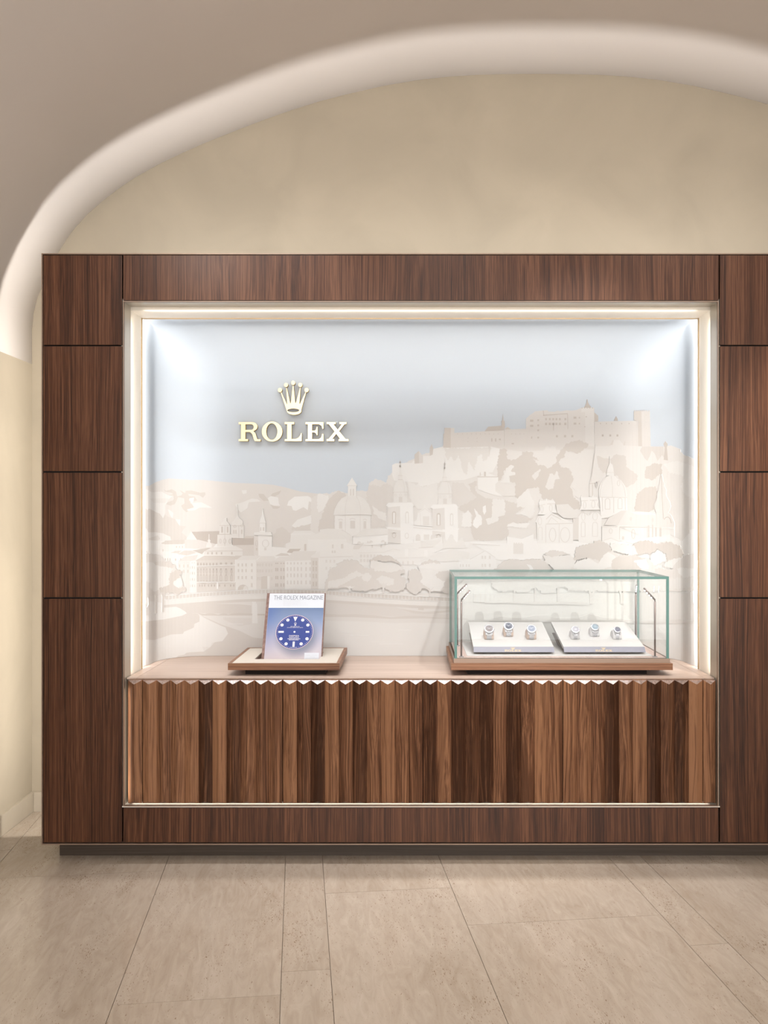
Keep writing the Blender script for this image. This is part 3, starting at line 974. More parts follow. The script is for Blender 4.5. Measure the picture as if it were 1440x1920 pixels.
# --- city churches
lv(2)
rel('church_roof', 2, 'B', [(0, 515), (55, 508), (140, 510), (220, 560), (220, 610), (0, 610)])
o = rel('dome_lantern', 1.5, 'B', [(182, 218), (217, 163), (251, 218), (244, 226), (245, 290), (188, 290), (190, 226)])
small(o, 3, 'B', [R(204, 240, 212, 286), R(222, 240, 230, 286)] + line([(184, 219), (250, 219)], 3))
o = rel('church_drum', 1.5, 'B', [(100, 420), (342, 418), (342, 508), (300, 520), (220, 560), (150, 515), (100, 508)])
small(o, 3, 'B', [R(205, 455, 237, 508), R(130, 460, 150, 508), R(294, 458, 312, 508)] + line([(200, 445), (218, 438), (240, 445)], 4) + line([(125, 450), (140, 443), (155, 450)], 4) + line([(290, 450), (303, 443), (316, 450)], 4) + line([(172, 420), (172, 530)], 2) + line([(272, 418), (272, 530)], 2))
o = rel('dome', 2, 'B', [(92, 416), (100, 378), (118, 340), (145, 305), (175, 290), (262, 288), (300, 306), (328, 342), (343, 380), (349, 416), (272, 412), (172, 416)])
small(o, 3, 'B', line([(172, 416), (170, 370), (180, 320), (190, 292)], 1.6) + line([(272, 412), (275, 370), (262, 320), (245, 290)], 1.6) + line([(92, 417), (172, 420), (272, 415), (349, 418)], 3), 'rib')
rel('church_roof', 2, 'B', [(222, 562), (300, 508), (458, 506), (458, 548), (225, 565)])
o = rel('church_nave', 1, 'B', [(222, 566), (458, 549), (458, 612), (222, 612)])
small(o, 2.5, 'B', [ell(265, 612, 14, 18, 10, 180, 360), ell(345, 606, 14, 18, 10, 180, 360), ell(425, 602, 14, 18, 10, 180, 360)])


def church_tower(dx, dy, fl):
    def q(pts): return [(x + dx, y + dy) for x, y in pts]
    t0 = rel('church_tower', 2.5, 'B', q([(457, 352), (540, 352), (545, 610), (458, 600)]))
    small(t0, 4, 'B', [q(arch_win(500, 390, 475, 26))] + [q(e) for e in ring(500, 552, 14, 20, 4)] + [q(R(480, 536, 520, 539))])
    small(t0, 1.5, 'B', [q(arch_win(500, 400, 472, 14))], 'window_pane', .0009)
    t1 = rel('church_tower', 1, 'B', q([(540, 352), (628, 350), (632, 500), (630, 608), (545, 612)]))
    small(t1, 2.5, 'B', [q(arch_win(588, 392, 472, 22))] + [q(e) for e in ring(586, 556, 14, 20, 4)])
    small(t1, 1, 'B', [q(arch_win(588, 402, 470, 12))], 'window_pane', .0009)
    c = rel('cornice', 1, 'B', q([(445, 352), (462, 334), (540, 330), (618, 332), (636, 352), (622, 362), (541, 356), (462, 364)]))
    c = rel('cornice', 1, 'B', q([(440, 496), (545, 502), (640, 494), (628, 512), (545, 520), (455, 510)]))
    o = rel('belfry', 2, 'B', q([(498, 262), (588, 262), (588, 334), (498, 334)]))
    small(o, 3, 'B', [q(R(532, 294, 556, 330))] + [q(e) for e in ring(511, 282, 7, 8, 2, 8)] + [q(e) for e in ring(543, 282, 9, 9, 2, 8)] + [q(e) for e in ring(577, 282, 7, 8, 2, 8)])
    o = rel('cupola', 2, 'B', q([(492, 262), (500, 225), (514, 195), (527, 178), (558, 178), (574, 195), (584, 225), (592, 262)]))
    small(o, 3, 'B', [q(e) for e in line([(492, 262), (592, 262)], 3)] + [q(e) for e in line([(560, 180), (570, 225), (570, 260)], 2)], 'rib')
    o = rel('spire', 2, 'B', q([(526, 178), (528, 148), (533, 146), (538, 100), (541, 92), (545, 100), (552, 146), (556, 148), (558, 178)]))
    small(o, 3.5, 'B', [q(R(538.5, 48, 543, 92)), q(R(533, 58, 549, 63)), q(ell(541, 88, 7, 7, 8))] + [q(e) for e in line([(526, 178), (558, 178)], 3)] + [q(e) for e in line([(527, 150), (557, 150)], 2)], 'cross')


church_tower(0, 0, 1)
o = rel('church_front', 1, 'B', [(630, 488), (826, 505), (830, 612), (632, 610)])
small(o, 2.5, 'B', [arch_win(662, 545, 590, 32), arch_win(762, 548, 592, 32), R(700, 548, 738, 584)] + line([(630, 500), (826, 516)], 4))
o = rel('gable', 1.5, 'B', [(634, 486), (636, 460), (652, 450), (660, 400), (680, 384), (700, 366), (706, 340), (712, 366), (740, 388), (752, 402), (758, 455), (790, 470), (806, 500)])
small(o, 2.5, 'B', [R(694, 425, 736, 484)] + line([(664, 402), (708, 372), (750, 402)], 4) + line([(676, 405), (680, 485)], 3) + line([(748, 405), (752, 488)], 3))
church_tower(300, 12, -1)

# --- left town
rel('quay', 1.5, 'P', [(262, 1012), (600, 1030), (1000, 1010), (1315, 1040), (1315, 1118), (262, 1118)])
o = rel('castle_wall', 2, 'A', [(1065, 545), (1090, 523), (1200, 522), (1240, 545), (1240, 660), (1030, 645), (1030, 610), (1060, 600)])
small(o, 1, 'A', line([(1062, 546), (1200, 544)], 3), 'cornice')
o = rel('house', 1.5, 'A', [(1180, 575), (1440, 575), (1440, 660), (1180, 660)])
rel('roof', 2, 'A', [(1176, 574), (1310, 508), (1370, 512), (1440, 572), (1440, 580), (1190, 582)])
o = rel('house', 1.5, 'A', [(1310, 600), (1350, 583), (1420, 585), (1440, 600), (1440, 660), (1330, 690), (1310, 660)])
small(o, 3, 'A', [R(1338, 615, 1354, 642), R(1336, 658, 1348, 680), R(1354, 658, 1366, 680), R(1406, 612, 1416, 640)])
o = rel('church_roof', 5, 'A', [(392, 530), (600, 524), (600, 600), (545, 615), (430, 585), (400, 582)])
rel('gable', 2, 'A', [(358, 582), (390, 528), (430, 584)])
o = rel('house', 2, 'A', [(178, 612), (345, 606), (345, 645), (165, 672)])
small(o, 4, 'A', [R(285, 625, 292, 638), R(306, 625, 312, 638), R(326, 625, 332, 638)])
rel('roof', 4, 'A', [(183, 608), (215, 590), (345, 584), (346, 608), (330, 613), (210, 614)])
o = rel('house', 3, 'A', [(345, 582), (440, 583), (560, 612), (530, 650), (345, 640)])
o = rel('church_tower', 2.5, 'A', [(570, 547), (582, 545), (585, 487), (592, 484), (596, 470), (612, 458), (610, 448), (614, 437), (632, 437), (634, 448), (632, 456), (644, 468), (650, 480), (656, 484), (656, 545), (666, 547), (668, 625), (568, 628)])
small(o, 4.5, 'A', ring(655, 593, 9, 17, 3, 12) + ring(619, 592, 10, 17, 2, 12) + ring(590, 592, 7, 16, 2, 12) + line([(570, 548), (666, 546)], 4) + line([(585, 488), (656, 486)], 3) + line([(620, 490), (620, 625)], 1.5) + [R(596, 495, 606, 535), R(634, 495, 643, 535)], 'clock_face')
o = rel('church_tower', 2.5, 'A', [(660, 570), (660, 486), (668, 480), (666, 468), (678, 455), (690, 440), (700, 420), (703, 395), (699, 380), (703, 345), (707, 380), (708, 418), (718, 438), (738, 452), (743, 466), (738, 478), (748, 488), (748, 572)])
small(o, 4, 'A', ring(687, 492, 10, 10, 3, 10) + ring(733, 489, 8, 9, 2, 10) + line([(662, 487), (752, 489)], 3) + [arch_win(680, 516, 542, 8), arch_win(694, 516, 542, 8), arch_win(734, 514, 544, 9)] + line([(714, 490), (714, 570)], 2), 'clock_face')
rel('house', 3.5, 'A', [(675, 616), (822, 616), (822, 695), (690, 695)])
rel('roof', 4, 'A', [(748, 573), (760, 560), (815, 560), (815, 575)])
rel('church_roof', 5, 'A', [(670, 572), (820, 573), (822, 617), (672, 620)])
o = rel('clock_tower', 3, 'b', [(335, 530), (395, 545), (398, 805), (335, 800)])
small(o, 4, 'b', ring(372, 640, 17, 42, 5) + [R(362, 698, 383, 735)], 'clock_face')
o = rel('clock_tower', 1.5, 'b', [(392, 530), (580, 540), (580, 805), (395, 805)])
small(o, 3, 'b', ring(492, 640, 47, 52, 7) + [R(475, 697, 503, 732)] + line([(392, 545), (585, 547)], 5), 'clock_face')
o = rel('balustrade', 2, 'b', [(338, 492), (400, 486), (570, 488), (582, 535), (392, 528), (338, 530)])
o = rel('spire', 1.5, 'b', [(412, 488), (416, 368), (410, 362), (420, 322), (440, 268), (446, 210), (452, 170), (460, 170), (463, 215), (470, 268), (484, 330), (496, 362), (490, 368), (492, 488)])
small(o, 3.5, 'b', [arch_win(465, 420, 470, 20), arch_win(427, 420, 470, 14)] + line([(412, 366), (494, 366)], 6))
o = rel('house', 1.5, 'A', [(945, 655), (1000, 648), (1060, 645), (1060, 700), (945, 695)])
rel('roof', 4.5, 'b', [(778, 762), (815, 714), (968, 712), (925, 765), (860, 772)])
rel('chimney', 4, 'b', [(1014, 650), (1042, 645), (1042, 738), (1014, 738)])
o = rel('house', 2.5, 'c', [(955, 290), (955, 240), (1060, 190), (1380, 170), (1480, 215), (1480, 300)])
small(o, 4.5, 'c', grid([1010, 1068, 1127, 1195, 1335], [268], 18, 30) + line([(960, 238), (1480, 236)], 5))
o = rel('onion_tower', 2, 'c', [(985, 190), (988, 160), (1000, 130), (1015, 115), (1005, 100), (1022, 75), (1022, 10), (1030, 10), (1030, 75), (1048, 100), (1040, 115), (1050, 130), (1066, 160), (1060, 190)])
o = rel('house', 1.5, 'c', [(140, 265), (350, 230), (520, 260), (690, 280), (690, 400), (340, 400), (140, 330)])
small(o, 4, 'c', [R(420, 335, 432, 365), R(450, 335, 462, 370), R(482, 335, 494, 370), R(556, 340, 572, 370), R(626, 338, 640, 362), R(168, 238, 176, 262), R(212, 238, 220, 268), R(385, 215, 398, 245)])
rel('roof', 3.5, 'c', [(500, 262), (560, 235), (650, 232), (600, 272)])
rel('roof', 3.5, 'c', [(590, 280), (680, 232), (780, 232), (850, 262), (720, 300)])
rel('roof', 4.5, 'c', [(790, 232), (1010, 195), (1050, 200), (960, 240), (930, 280)])
o = rel('house', 2.5, 'A', [(297, 738), (420, 722), (420, 945), (340, 945), (297, 800)])
small(o, 4, 'c', grid([618, 675, 732], [440, 512], 14, 40))
small(o, 1, 'c', line([(597, 380), (597, 560)], 7) + line([(650, 380), (650, 640)], 7) + line([(705, 380), (705, 800)], 5) + line([(590, 385), (760, 378)], 7), 'pilaster')
o = rel('house', 1.5, 'A', [(378, 728), (420, 722), (420, 940), (378, 940)])
small(o, 4, 'c', [R(787, y, 799, y + 34) for y in (442, 520, 602, 690)] + [R(821, y, 828, y + 34) for y in (445, 522, 605, 692)] + [R(763, y, 768, y + 34) for y in (445, 522, 605, 692)] + [R(784, 392, 798, 402), R(816, 392, 828, 402)])
rel('roof', 3, 'c', [(590, 385), (690, 310), (800, 300), (870, 290), (840, 360), (760, 378)])
pal = rel('palace', 3.5, 'A', [(420, 722), (692, 716), (694, 930), (420, 938)])
xs = [870, 912, 953, 994, 1040, 1085, 1130, 1187, 1257, 1330]
q4 = []
for i, x in enumerate(xs):
    ww = 22 + (i > 6) * 6
    q4 += ring(x, 510, ww / 2, 34, 6, 10)
    q4 += [R(x - ww / 2, 570, x - ww / 2 + 5, 640), R(x + ww / 2 - 5, 570, x + ww / 2, 640), R(x - ww / 2, 638, x + ww / 2, 644), [(x - 14, 566), (x, 548), (x + 14, 566)], R(x - 10, 474, x + 10, 484)]
q4 += [R(x - 9, 398, x + 9, 430) for x in xs[:7]] + [R(x - 13, 393, x + 13, 420) for x in xs[7:]]
q4 += [R(x - 7, 688, x + 7, 718) for x in (895, 930, 963, 1018, 1060, 1100, 1168, 1240, 1318, 1360)]
small(pal, 5, 'c', q4)
small(pal, 1, 'c', line([(848, 375), (848, 800)], 9) + line([(1382, 355), (1382, 655)], 9) + line([(850, 443), (1382, 425)], 9) + line([(850, 660), (1382, 655)], 9) + [R(1130, 660, 1152, 748)], 'frame')
rel('roof', 4, 'A', [(418, 724), (480, 690), (565, 690), (740, 694), (700, 716)])
o = rel('house', 2, 'A', [(693, 716), (832, 716), (834, 926), (693, 926)])
small(o, 3.5, 'b', grid([127, 179, 229, 307], [930, 1006, 1100], 20, 40) + [R(296, 1175, 318, 1228)])
small(o, 4, 'b', [[(118, 1268), (124, 1230), (150, 1203), (188, 1193), (225, 1203), (250, 1230), (260, 1268)]], 'archway')
small(o, 2.5, 'b', [[(190, 1265), (196, 1235), (215, 1210), (232, 1210), (250, 1235), (257, 1265)]], 'archway', .0009)
rel('roof', 2.5, 'b', [(95, 865), (180, 805), (430, 805), (360, 862)])
o = rel('house', 3, 'A', [(832, 726), (952, 724), (952, 922), (832, 922)])
small(o, 3.5, 'b', grid([385, 418, 452, 500, 540, 573], [930, 1010], 20, 38) + grid([385, 412, 575], [1115], 18, 40))
o2 = rel('porch', 4, 'b', [(432, 1090), (470, 1080), (520, 1080), (516, 1252), (432, 1252)])
rel('porch', 2, 'b', [(516, 1080), (548, 1082), (548, 1252), (516, 1252)])
rel('roof', 2.5, 'b', [(355, 885), (430, 812), (600, 812), (630, 840), (590, 882)])
o = rel('house', 3, 'A', [(950, 724), (1028, 724), (1028, 916), (950, 916)])
small(o, 4.5, 'b', grid([632, 655, 702, 738], [908], 16, 18) + grid([632, 655, 702, 738], [992, 1100, 1200], 16, 44))
rel('roof', 2.5, 'b', [(590, 872), (680, 820), (820, 815), (750, 872), (650, 878)])
rel('roof', 3.5, 'b', [(620, 808), (700, 770), (790, 778), (820, 808)])
o = rel('house', 1.5, 'A', [(1026, 724), (1202, 718), (1202, 916), (1026, 916)])
small(o, 3, 'b', grid([788, 834, 880, 927, 975, 1038, 1092], [908], 18, 30) + grid([788, 834, 880, 927, 975, 1038, 1092], [985, 1070, 1165], 18, 50))
rel('roof', 2.5, 'b', [(745, 880), (870, 745), (1000, 740), (1110, 745), (1180, 740), (1110, 865)])
o = rel('house', 3, 'A', [(1200, 705), (1252, 705), (1252, 916), (1200, 916)])
small(o, 4, 'b', grid([1137, 1175], [905, 985, 1080, 1185], 22, 60))
o = rel('house', 1.5, 'A', [(1250, 698), (1440, 690), (1440, 916), (1250, 916)])
small(o, 2.5, 'b', grid([1312, 1365, 1420], [880, 975], 22, 40))
rel('roof', 2, 'b', [(1105, 808), (1230, 740), (1440, 760), (1440, 835), (1110, 830)])

# --- centre roofs
o = rel('house', 1.5, 'B', [(0, 640), (60, 600), (150, 590), (220, 612), (330, 640), (330, 700), (0, 710)])
small(o, 3, 'B', [R(82, 615, 92, 640), R(80, 656, 90, 672), R(96, 656, 106, 672), R(142, 612, 158, 642)] + line([(0, 702), (225, 694)], 3))
o = rel('house', 1.5, 'd', [(330, 905), (440, 840), (650, 860), (860, 850), (980, 835), (1220, 780), (1230, 900), (1100, 960), (380, 950)])
small(o, 3, 'd', line([(440, 862), (540, 868), (650, 870)], 4) + line([(985, 892), (1130, 880)], 5) + [R(515, 862, 530, 890), R(604, 862, 620, 890), R(645, 832, 660, 866), R(475, 826, 485, 840)], 'chimney')
rel('roof', 2.5, 'd', [(330, 905), (340, 870), (435, 838), (440, 850), (390, 905)])
rel('roof', 2, 'd', [(1005, 818), (1130, 818), (1218, 812), (1140, 880), (1010, 885)])
rel('roof', 2, 'B', [(830, 640), (830, 560), (855, 590), (880, 545), (920, 600), (960, 570), (990, 640)])
o = rel('house', 1.5, 'd', [(385, 940), (640, 935), (730, 900), (1140, 940), (1140, 1060), (385, 1070)])
small(o, 2.5, 'd', grid([411, 445, 478, 512, 545, 578], [972, 1018], 22, 30) + line([(385, 942), (640, 937), (730, 902), (800, 915)], 4) + line([(740, 994), (1060, 985)], 4) + grid([830, 880, 930], [1040], 16, 34))
rel('chimney', 1, 'd', [(848, 905), (880, 902), (880, 975), (848, 975)])
rel('chimney', 1, 'd', [(1042, 915), (1075, 912), (1075, 980), (1042, 980)])
rel('roof', 2, 'd', [(980, 1030), (1160, 945), (1330, 900), (1500, 940), (1480, 1020), (1200, 1030)])
o = rel('house', 1, 'g', [(0, 155), (65, 150), (155, 100), (215, 140), (225, 270), (0, 280)])
small(o, 2.5, 'g', grid([138, 155, 182], [140, 188], 10, 18) + grid([138, 184], [238], 10, 18) + grid([10, 25, 45, 60], [188, 240], 8, 16) + line([(65, 152), (155, 102), (215, 142)], 3))
o = rel('house', 1, 'B', [(1010, 600), (1100, 605), (1200, 612), (1300, 600), (1440, 545), (1440, 720), (1200, 720), (1110, 655)])
small(o, 2.5, 'g', [R(320, 60, 378, 120)] + grid([325, 338, 352, 366], [57], 7, 6) + line([(82, 62), (240, 70)], 3), 'battlement')

# --- right churches
rel('church_base', 1, 'C', [(0, 1030), (200, 1060), (460, 1060), (700, 1060), (700, 1180), (0, 1180)])
o = rel('church_tower', 2.5, 'C', [(556, 672), (575, 600), (592, 470), (597, 410), (602, 470), (628, 650), (592, 668), (592, 760), (556, 760)])
small(o, 4, 'C', line([(556, 673), (592, 671)], 5) + line([(577, 678), (577, 755)], 5) + line([(590, 470), (566, 665)], 2))
o = rel('dome_lantern', 2, 'C', [(672, 618), (676, 575), (686, 548), (692, 535), (690, 490), (694, 488), (698, 535), (712, 545), (718, 575), (722, 618)])
small(o, 3, 'C', line([(672, 598), (722, 598)], 3))
o = rel('church_drum', 1.5, 'C', [(622, 762), (808, 764), (814, 852), (760, 862), (690, 900), (640, 905), (632, 880)])
small(o, 3.5, 'C', line(arch_win(678, 772, 845, 32) + [(662, 845)], 3) + line(arch_win(762, 770, 842, 28) + [(748, 842)], 3) + line([(720, 766), (720, 870)], 3) + line([(642, 766), (645, 860)], 3) + line([(796, 766), (798, 850)], 3))
o = rel('dome', 2, 'C', [(620, 762), (618, 720), (624, 690), (638, 660), (660, 632), (690, 618), (715, 616), (745, 632), (775, 658), (797, 690), (808, 725), (810, 766)])
small(o, 3.5, 'C', line([(628, 762), (630, 710), (645, 660), (672, 625)], 2) + line([(710, 764), (712, 700), (703, 620)], 2) + line([(800, 762), (790, 700), (765, 655), (735, 625)], 2) + line([(618, 764), (810, 767)], 3) + ring(752, 670, 10, 20, 3) + ring(604, 676, 9, 20, 3), 'rib')
rel('church_roof', 2.5, 'C', [(330, 815), (412, 810), (448, 848), (450, 900), (380, 905), (340, 870)])
rel('church_roof', 2.5, 'C', [(445, 850), (500, 850), (500, 905), (400, 905), (380, 880)])
rel('church_roof', 3, 'C', [(655, 952), (685, 905), (770, 855), (808, 853), (745, 955)])
rel('church_roof', 2.5, 'C', [(745, 955), (806, 853), (830, 856), (1000, 866), (1125, 950), (1135, 962), (900, 960)])
small(rel('church_roof', 2, 'C', [(830, 862), (985, 866), (1015, 885), (870, 880)]), 3, 'C', [ell(836, 910, 8, 14, 10), ell(990, 918, 8, 14, 10)], 'dormer')
o = rel('church_nave', 2, 'C', [(640, 960), (745, 955), (900, 960), (1135, 962), (1135, 1060), (640, 1060)])
small(o, 3.5, 'C', line([(640, 968), (745, 962)], 3) + line([(760, 962), (760, 1050)], 3) + ring(853, 1012, 14, 34, 4) + ring(700, 992, 12, 18, 3) + [R(955, 955, 966, 1035), R(985, 950, 992, 1035), R(1006, 965, 1016, 1030), R(1035, 965, 1050, 1030)] + line([(760, 964), (1130, 972)], 4) + line([(950, 962), (950, 1040)], 3) + [R(776, 1028, 790, 1050)])
o = rel('baroque_spire', 2.5, 'C', [(1048, 608), (1058, 640), (1060, 660), (1070, 672), (1068, 690), (1082, 715), (1078, 740), (1086, 765), (1105, 795), (1112, 825), (1104, 850), (1092, 868), (1110, 880), (1136, 935), (1136, 962), (1070, 930), (1015, 885), (1012, 868), (1000, 840), (998, 815), (1012, 785), (1018, 765), (1014, 745), (1030, 715), (1025, 690), (1036, 670), (1040, 640)])
small(o, 4.5, 'C', line([(1049, 620), (1053, 760), (1062, 910)], 4) + line([(1066, 915), (1078, 900), (1096, 898), (1108, 912), (1116, 940)], 5), 'ridge')
o = rel('church_front', 1.5, 'C', [(205, 1075), (200, 935), (190, 932), (205, 900), (218, 893), (270, 880), (300, 868), (360, 900), (445, 935), (445, 1075)])
small(o, 3, 'C', ring(308, 1018, 24, 48, 4) + ring(392, 1018, 34, 52, 4) + line(arch_win(225, 965, 1055, 26), 2.5) + ring(222, 925, 14, 28, 3) + line([(262, 945), (445, 940)], 5) + line([(265, 912), (300, 878), (365, 915)], 5) + line([(262, 950), (262, 1070)], 3) + line([(352, 945), (352, 1070)], 3) + line([(275, 940), (300, 900), (345, 935)], 3))
o = rel('bell_tower', 1.5, 'C', [(208, 880), (222, 850), (214, 800), (220, 790), (222, 778), (230, 790), (262, 788), (266, 772), (272, 788), (316, 786), (326, 800), (322, 840), (340, 870), (300, 868), (270, 882)])
small(o, 3, 'C', ring(236, 845, 10, 24, 3) + ring(296, 838, 12, 24, 3) + line([(214, 822), (258, 812)], 4) + line([(270, 810), (325, 808)], 4))
rel('church_side', 3, 'C', [(445, 908), (486, 905), (486, 1052), (445, 1052)])
o = rel('church_front', 1.5, 'C', [(482, 1070), (484, 892), (500, 868), (520, 862), (540, 880), (556, 880), (570, 862), (596, 858), (622, 868), (640, 893), (634, 960), (634, 1070)])
small(o, 3, 'C', line(arch_win(514, 930, 1030, 26) + [(501, 1030)], 3) + line(arch_win(594, 932, 1028, 34) + [(577, 1028)], 3) + ring(515, 895, 13, 28, 3) + ring(594, 893, 18, 28, 3) + line([(482, 893), (496, 870), (516, 864), (536, 880), (550, 886)], 5) + line([(556, 886), (572, 866), (598, 860), (622, 872), (636, 893)], 5))
o = rel('bell_tower', 1.5, 'C', [(488, 850), (502, 820), (500, 790), (497, 768), (502, 752), (508, 766), (545, 764), (572, 762), (580, 742), (586, 762), (608, 764), (620, 790), (612, 815), (630, 848)])
small(o, 3, 'C', ring(524, 818, 11, 24, 3) + ring(582, 812, 13, 26, 3) + line([(500, 790), (545, 786)], 4) + line([(560, 785), (610, 783)], 4) + line([(612, 766), (620, 790), (612, 815), (628, 846)], 4))
o = rel('house', 1.5, 'C', [(640, 1062), (700, 1040), (760, 1062), (900, 1050), (1000, 1030), (1100, 1018), (1190, 1060), (1232, 1010), (1232, 985), (1262, 980), (1310, 975), (1310, 1200), (640, 1200)])
small(o, 3, 'C', line([(640, 1060), (700, 1040), (756, 1062)], 4) + line([(800, 1065), (850, 1080), (900, 1060)], 4) + [R(1230, 985, 1237, 1010)] + line([(1110, 1016), (1188, 1058)], 2), 'roof_line')

# --- river, bank and bridge
lv(3)
rel('river', 2.5, 'P', [(262, 1112), (1315, 1112), (1315, 1292), (262, 1292)])
rel('river_bank', 1.5, 'c', [(60, 900), (330, 930), (500, 965), (620, 1010), (700, 1060), (716, 1078), (650, 1112), (400, 1165), (60, 1195)])
rel('river', 3.5, 'c', [(430, 945), (620, 935), (1440, 955), (1600, 970), (1600, 1090), (1300, 1085), (880, 1075), (716, 1078), (690, 1050), (620, 1010), (510, 968)])
rel('river', 3.5, 'c', [(60, 1195), (400, 1162), (650, 1110), (720, 1076), (870, 1080), (895, 1130), (890, 1200), (820, 1220), (810, 1270), (680, 1330), (660, 1355), (480, 1370), (370, 1410), (270, 1440), (60, 1430)])
rel('hedge', 4, 'c', [(866, 1075), (960, 1085), (1030, 1075), (1100, 1082), (1150, 1094), (1230, 1075), (1290, 1092), (1360, 1075), (1440, 1070), (1600, 1080), (1780, 1085), (1780, 1105), (930, 1108)])
rel('river', 3.5, 'c', [(900, 1105), (1000, 1140), (1200, 1230), (1300, 1262), (1440, 1310), (1620, 1400), (1780, 1420), (1780, 1680), (560, 1680), (600, 1640), (720, 1606), (950, 1592), (1050, 1530), (1100, 1470), (1200, 1440), (1270, 1350), (1250, 1270)])
rel('river_bank', 2, 'c', [(60, 1440), (110, 1430), (270, 1440), (370, 1410), (500, 1365), (660, 1355), (680, 1325), (820, 1270), (820, 1220), (890, 1190), (895, 1100), (1000, 1160), (1180, 1240), (1250, 1265), (1285, 1350), (1210, 1450), (1070, 1470), (1045, 1530), (930, 1530), (960, 1590), (780, 1600), (710, 1610), (680, 1635), (600, 1650), (560, 1680), (250, 1780), (60, 1850)])
rel('river', 2.5, 'B', [(0, 975), (330, 990), (540, 1050), (700, 1085), (905, 1050), (960, 1010), (2560, 990), (2560, 1200), (0, 1200)])
rel('river_bank', 3, 'B', [(-10, 980), (360, 998), (470, 1020), (560, 1055), (840, 1088), (910, 1070), (905, 1108), (500, 1100), (240, 1090), (-10, 1090)])
rel('hedge', 3.5, 'B', [(20, 1080), (130, 1086), (240, 1084), (360, 1092), (480, 1105), (600, 1094), (700, 1098), (780, 1106), (850, 1108), (1000, 1112), (1000, 1122), (700, 1112), (480, 1116), (240, 1104), (20, 1102)])
rel('river_bank', 3.5, 'B', [(540, 1048), (700, 1068), (840, 1060), (905, 1045), (960, 1040), (960, 1060), (760, 1082), (640, 1080)])
o = rel('river', 2, 'B', [(-10, 1128), (250, 1132), (500, 1145), (640, 1140), (900, 1148), (2560, 1150), (2560, 1560), (-10, 1560)])
small(o, 1, 'B', [R(200, 1226, 330, 1229), R(400, 1283, 560, 1286), R(350, 1268, 440, 1270), R(130, 1206, 210, 1208)] + line([(530, 1191), (620, 1191)], 2), 'ripple')
small(rel('river', 3, 'A', [(610, 1105), (800, 1110), (800, 1150), (720, 1165), (610, 1120)]), 1.5, 'A', [R(640, 1148, 745, 1151)], 'ripple')
rel('bridge_pier', 1.5, 'A', [(800, 980), (830, 975), (830, 1012), (838, 1012), (842, 1145), (806, 1145), (806, 1010)])
rel('bridge_pier', 3.5, 'B', [(665, 1000), (700, 1000), (700, 1058), (662, 1056)])
rail = [(305, 1117.5), (380, 1111), (450, 1106.5), (520, 1104.5), (600, 1106.5), (700, 1113), (780, 1117.5), (852, 1120)]


def ry(x):
    for (a, ya), (b, yb) in zip(rail, rail[1:]):
        if a <= x <= b: return ya + (yb - ya) * (x - a) / (b - a)


xs = [305 + i * 547 / 40 for i in range(41)]
rel('bridge_deck', 3.5, 'P', [(x, ry(x) + 14) for x in xs] + [(x, ry(x) + 22) for x in reversed(xs)])
rel('bridge_deck', 2, 'P', [(x, ry(x) + 6) for x in xs] + [(x, ry(x) + 17) for x in reversed(xs)])
o = rel('railing', 3.5, 'P', [(x, ry(x)) for x in xs] + [(x, ry(x) + 7.5) for x in reversed(xs)])
small(o, 1, 'P', line([(x, ry(x)) for x in xs], 1.2) + line([(x, ry(x) + 7.4) for x in xs], 1.0) + [R(x, ry(x), x + .9, ry(x) + 7.4) for x in [308 + 6.55 * i for i in range(83)]], 'railing_bars', .0010)

# --- trees in front
lv(5)
rel('tree', 3, 'c', [(60, 280), (200, 270), (330, 290), (390, 350), (420, 380), (460, 375), (520, 425), (555, 425), (550, 470), (580, 490), (640, 510), (650, 540), (610, 560), (640, 600), (660, 700), (690, 740), (700, 765), (640, 790), (600, 830), (560, 830), (520, 790), (470, 820), (420, 800), (400, 850), (360, 820), (300, 860), (280, 830), (210, 840), (60, 850)], leaf=.8)
rel('foliage', 2, 'c', [(60, 430), (130, 400), (230, 390), (330, 430), (460, 450), (530, 480), (500, 520), (480, 620), (470, 690), (400, 730), (300, 780), (250, 780), (210, 720), (220, 660), (60, 640)], leaf=.6)
rel('foliage', 2, 'c', [(525, 660), (600, 600), (640, 600), (658, 690), (600, 740), (540, 700)], leaf=.6)
rel('foliage', 4, 'c', [(480, 540), (560, 490), (640, 510), (650, 535), (600, 560), (610, 590), (540, 640), (525, 690), (600, 740), (690, 730), (705, 760), (640, 780), (600, 830), (540, 810), (480, 800), (350, 800), (330, 740), (470, 700), (470, 630)], leaf=.7)
rel('foliage', 3.5, 'c', [(270, 390), (460, 375), (530, 425), (550, 440), (520, 465), (370, 450), (290, 430)], leaf=.6)
rel('tree_trunk', 3, 'c', [(282, 840), (308, 840), (308, 1080), (282, 1080)])
rel('tree_trunk', 3.5, 'c', [(376, 800), (415, 800), (420, 860), (402, 900), (402, 1062), (374, 1062)])
rel('tree_trunk', 3, 'c', [(120, 890), (140, 930), (170, 1000), (190, 960), (185, 870), (210, 870), (208, 1000), (203, 1108), (152, 1108), (150, 1000), (115, 920)])
rel('tree', 3, 'B', [(60, 790), (120, 760), (110, 745), (170, 715), (250, 720), (280, 750), (330, 780), (360, 750), (440, 760), (480, 790), (560, 780), (575, 800), (540, 820), (570, 840), (580, 870), (570, 910), (520, 935), (470, 930), (440, 905), (350, 920), (300, 930), (230, 920), (200, 900), (130, 910), (40, 920), (35, 880), (60, 830), (60, 800)], leaf=1.0)
rel('foliage', 2, 'B', [(90, 855), (160, 840), (250, 790), (290, 820), (230, 840), (170, 880), (110, 905), (55, 905), (60, 860)], leaf=.8)
rel('foliage', 2, 'B', [(350, 720), (480, 750), (560, 760), (560, 780), (490, 800), (440, 800), (370, 790), (340, 760)], leaf=.8)
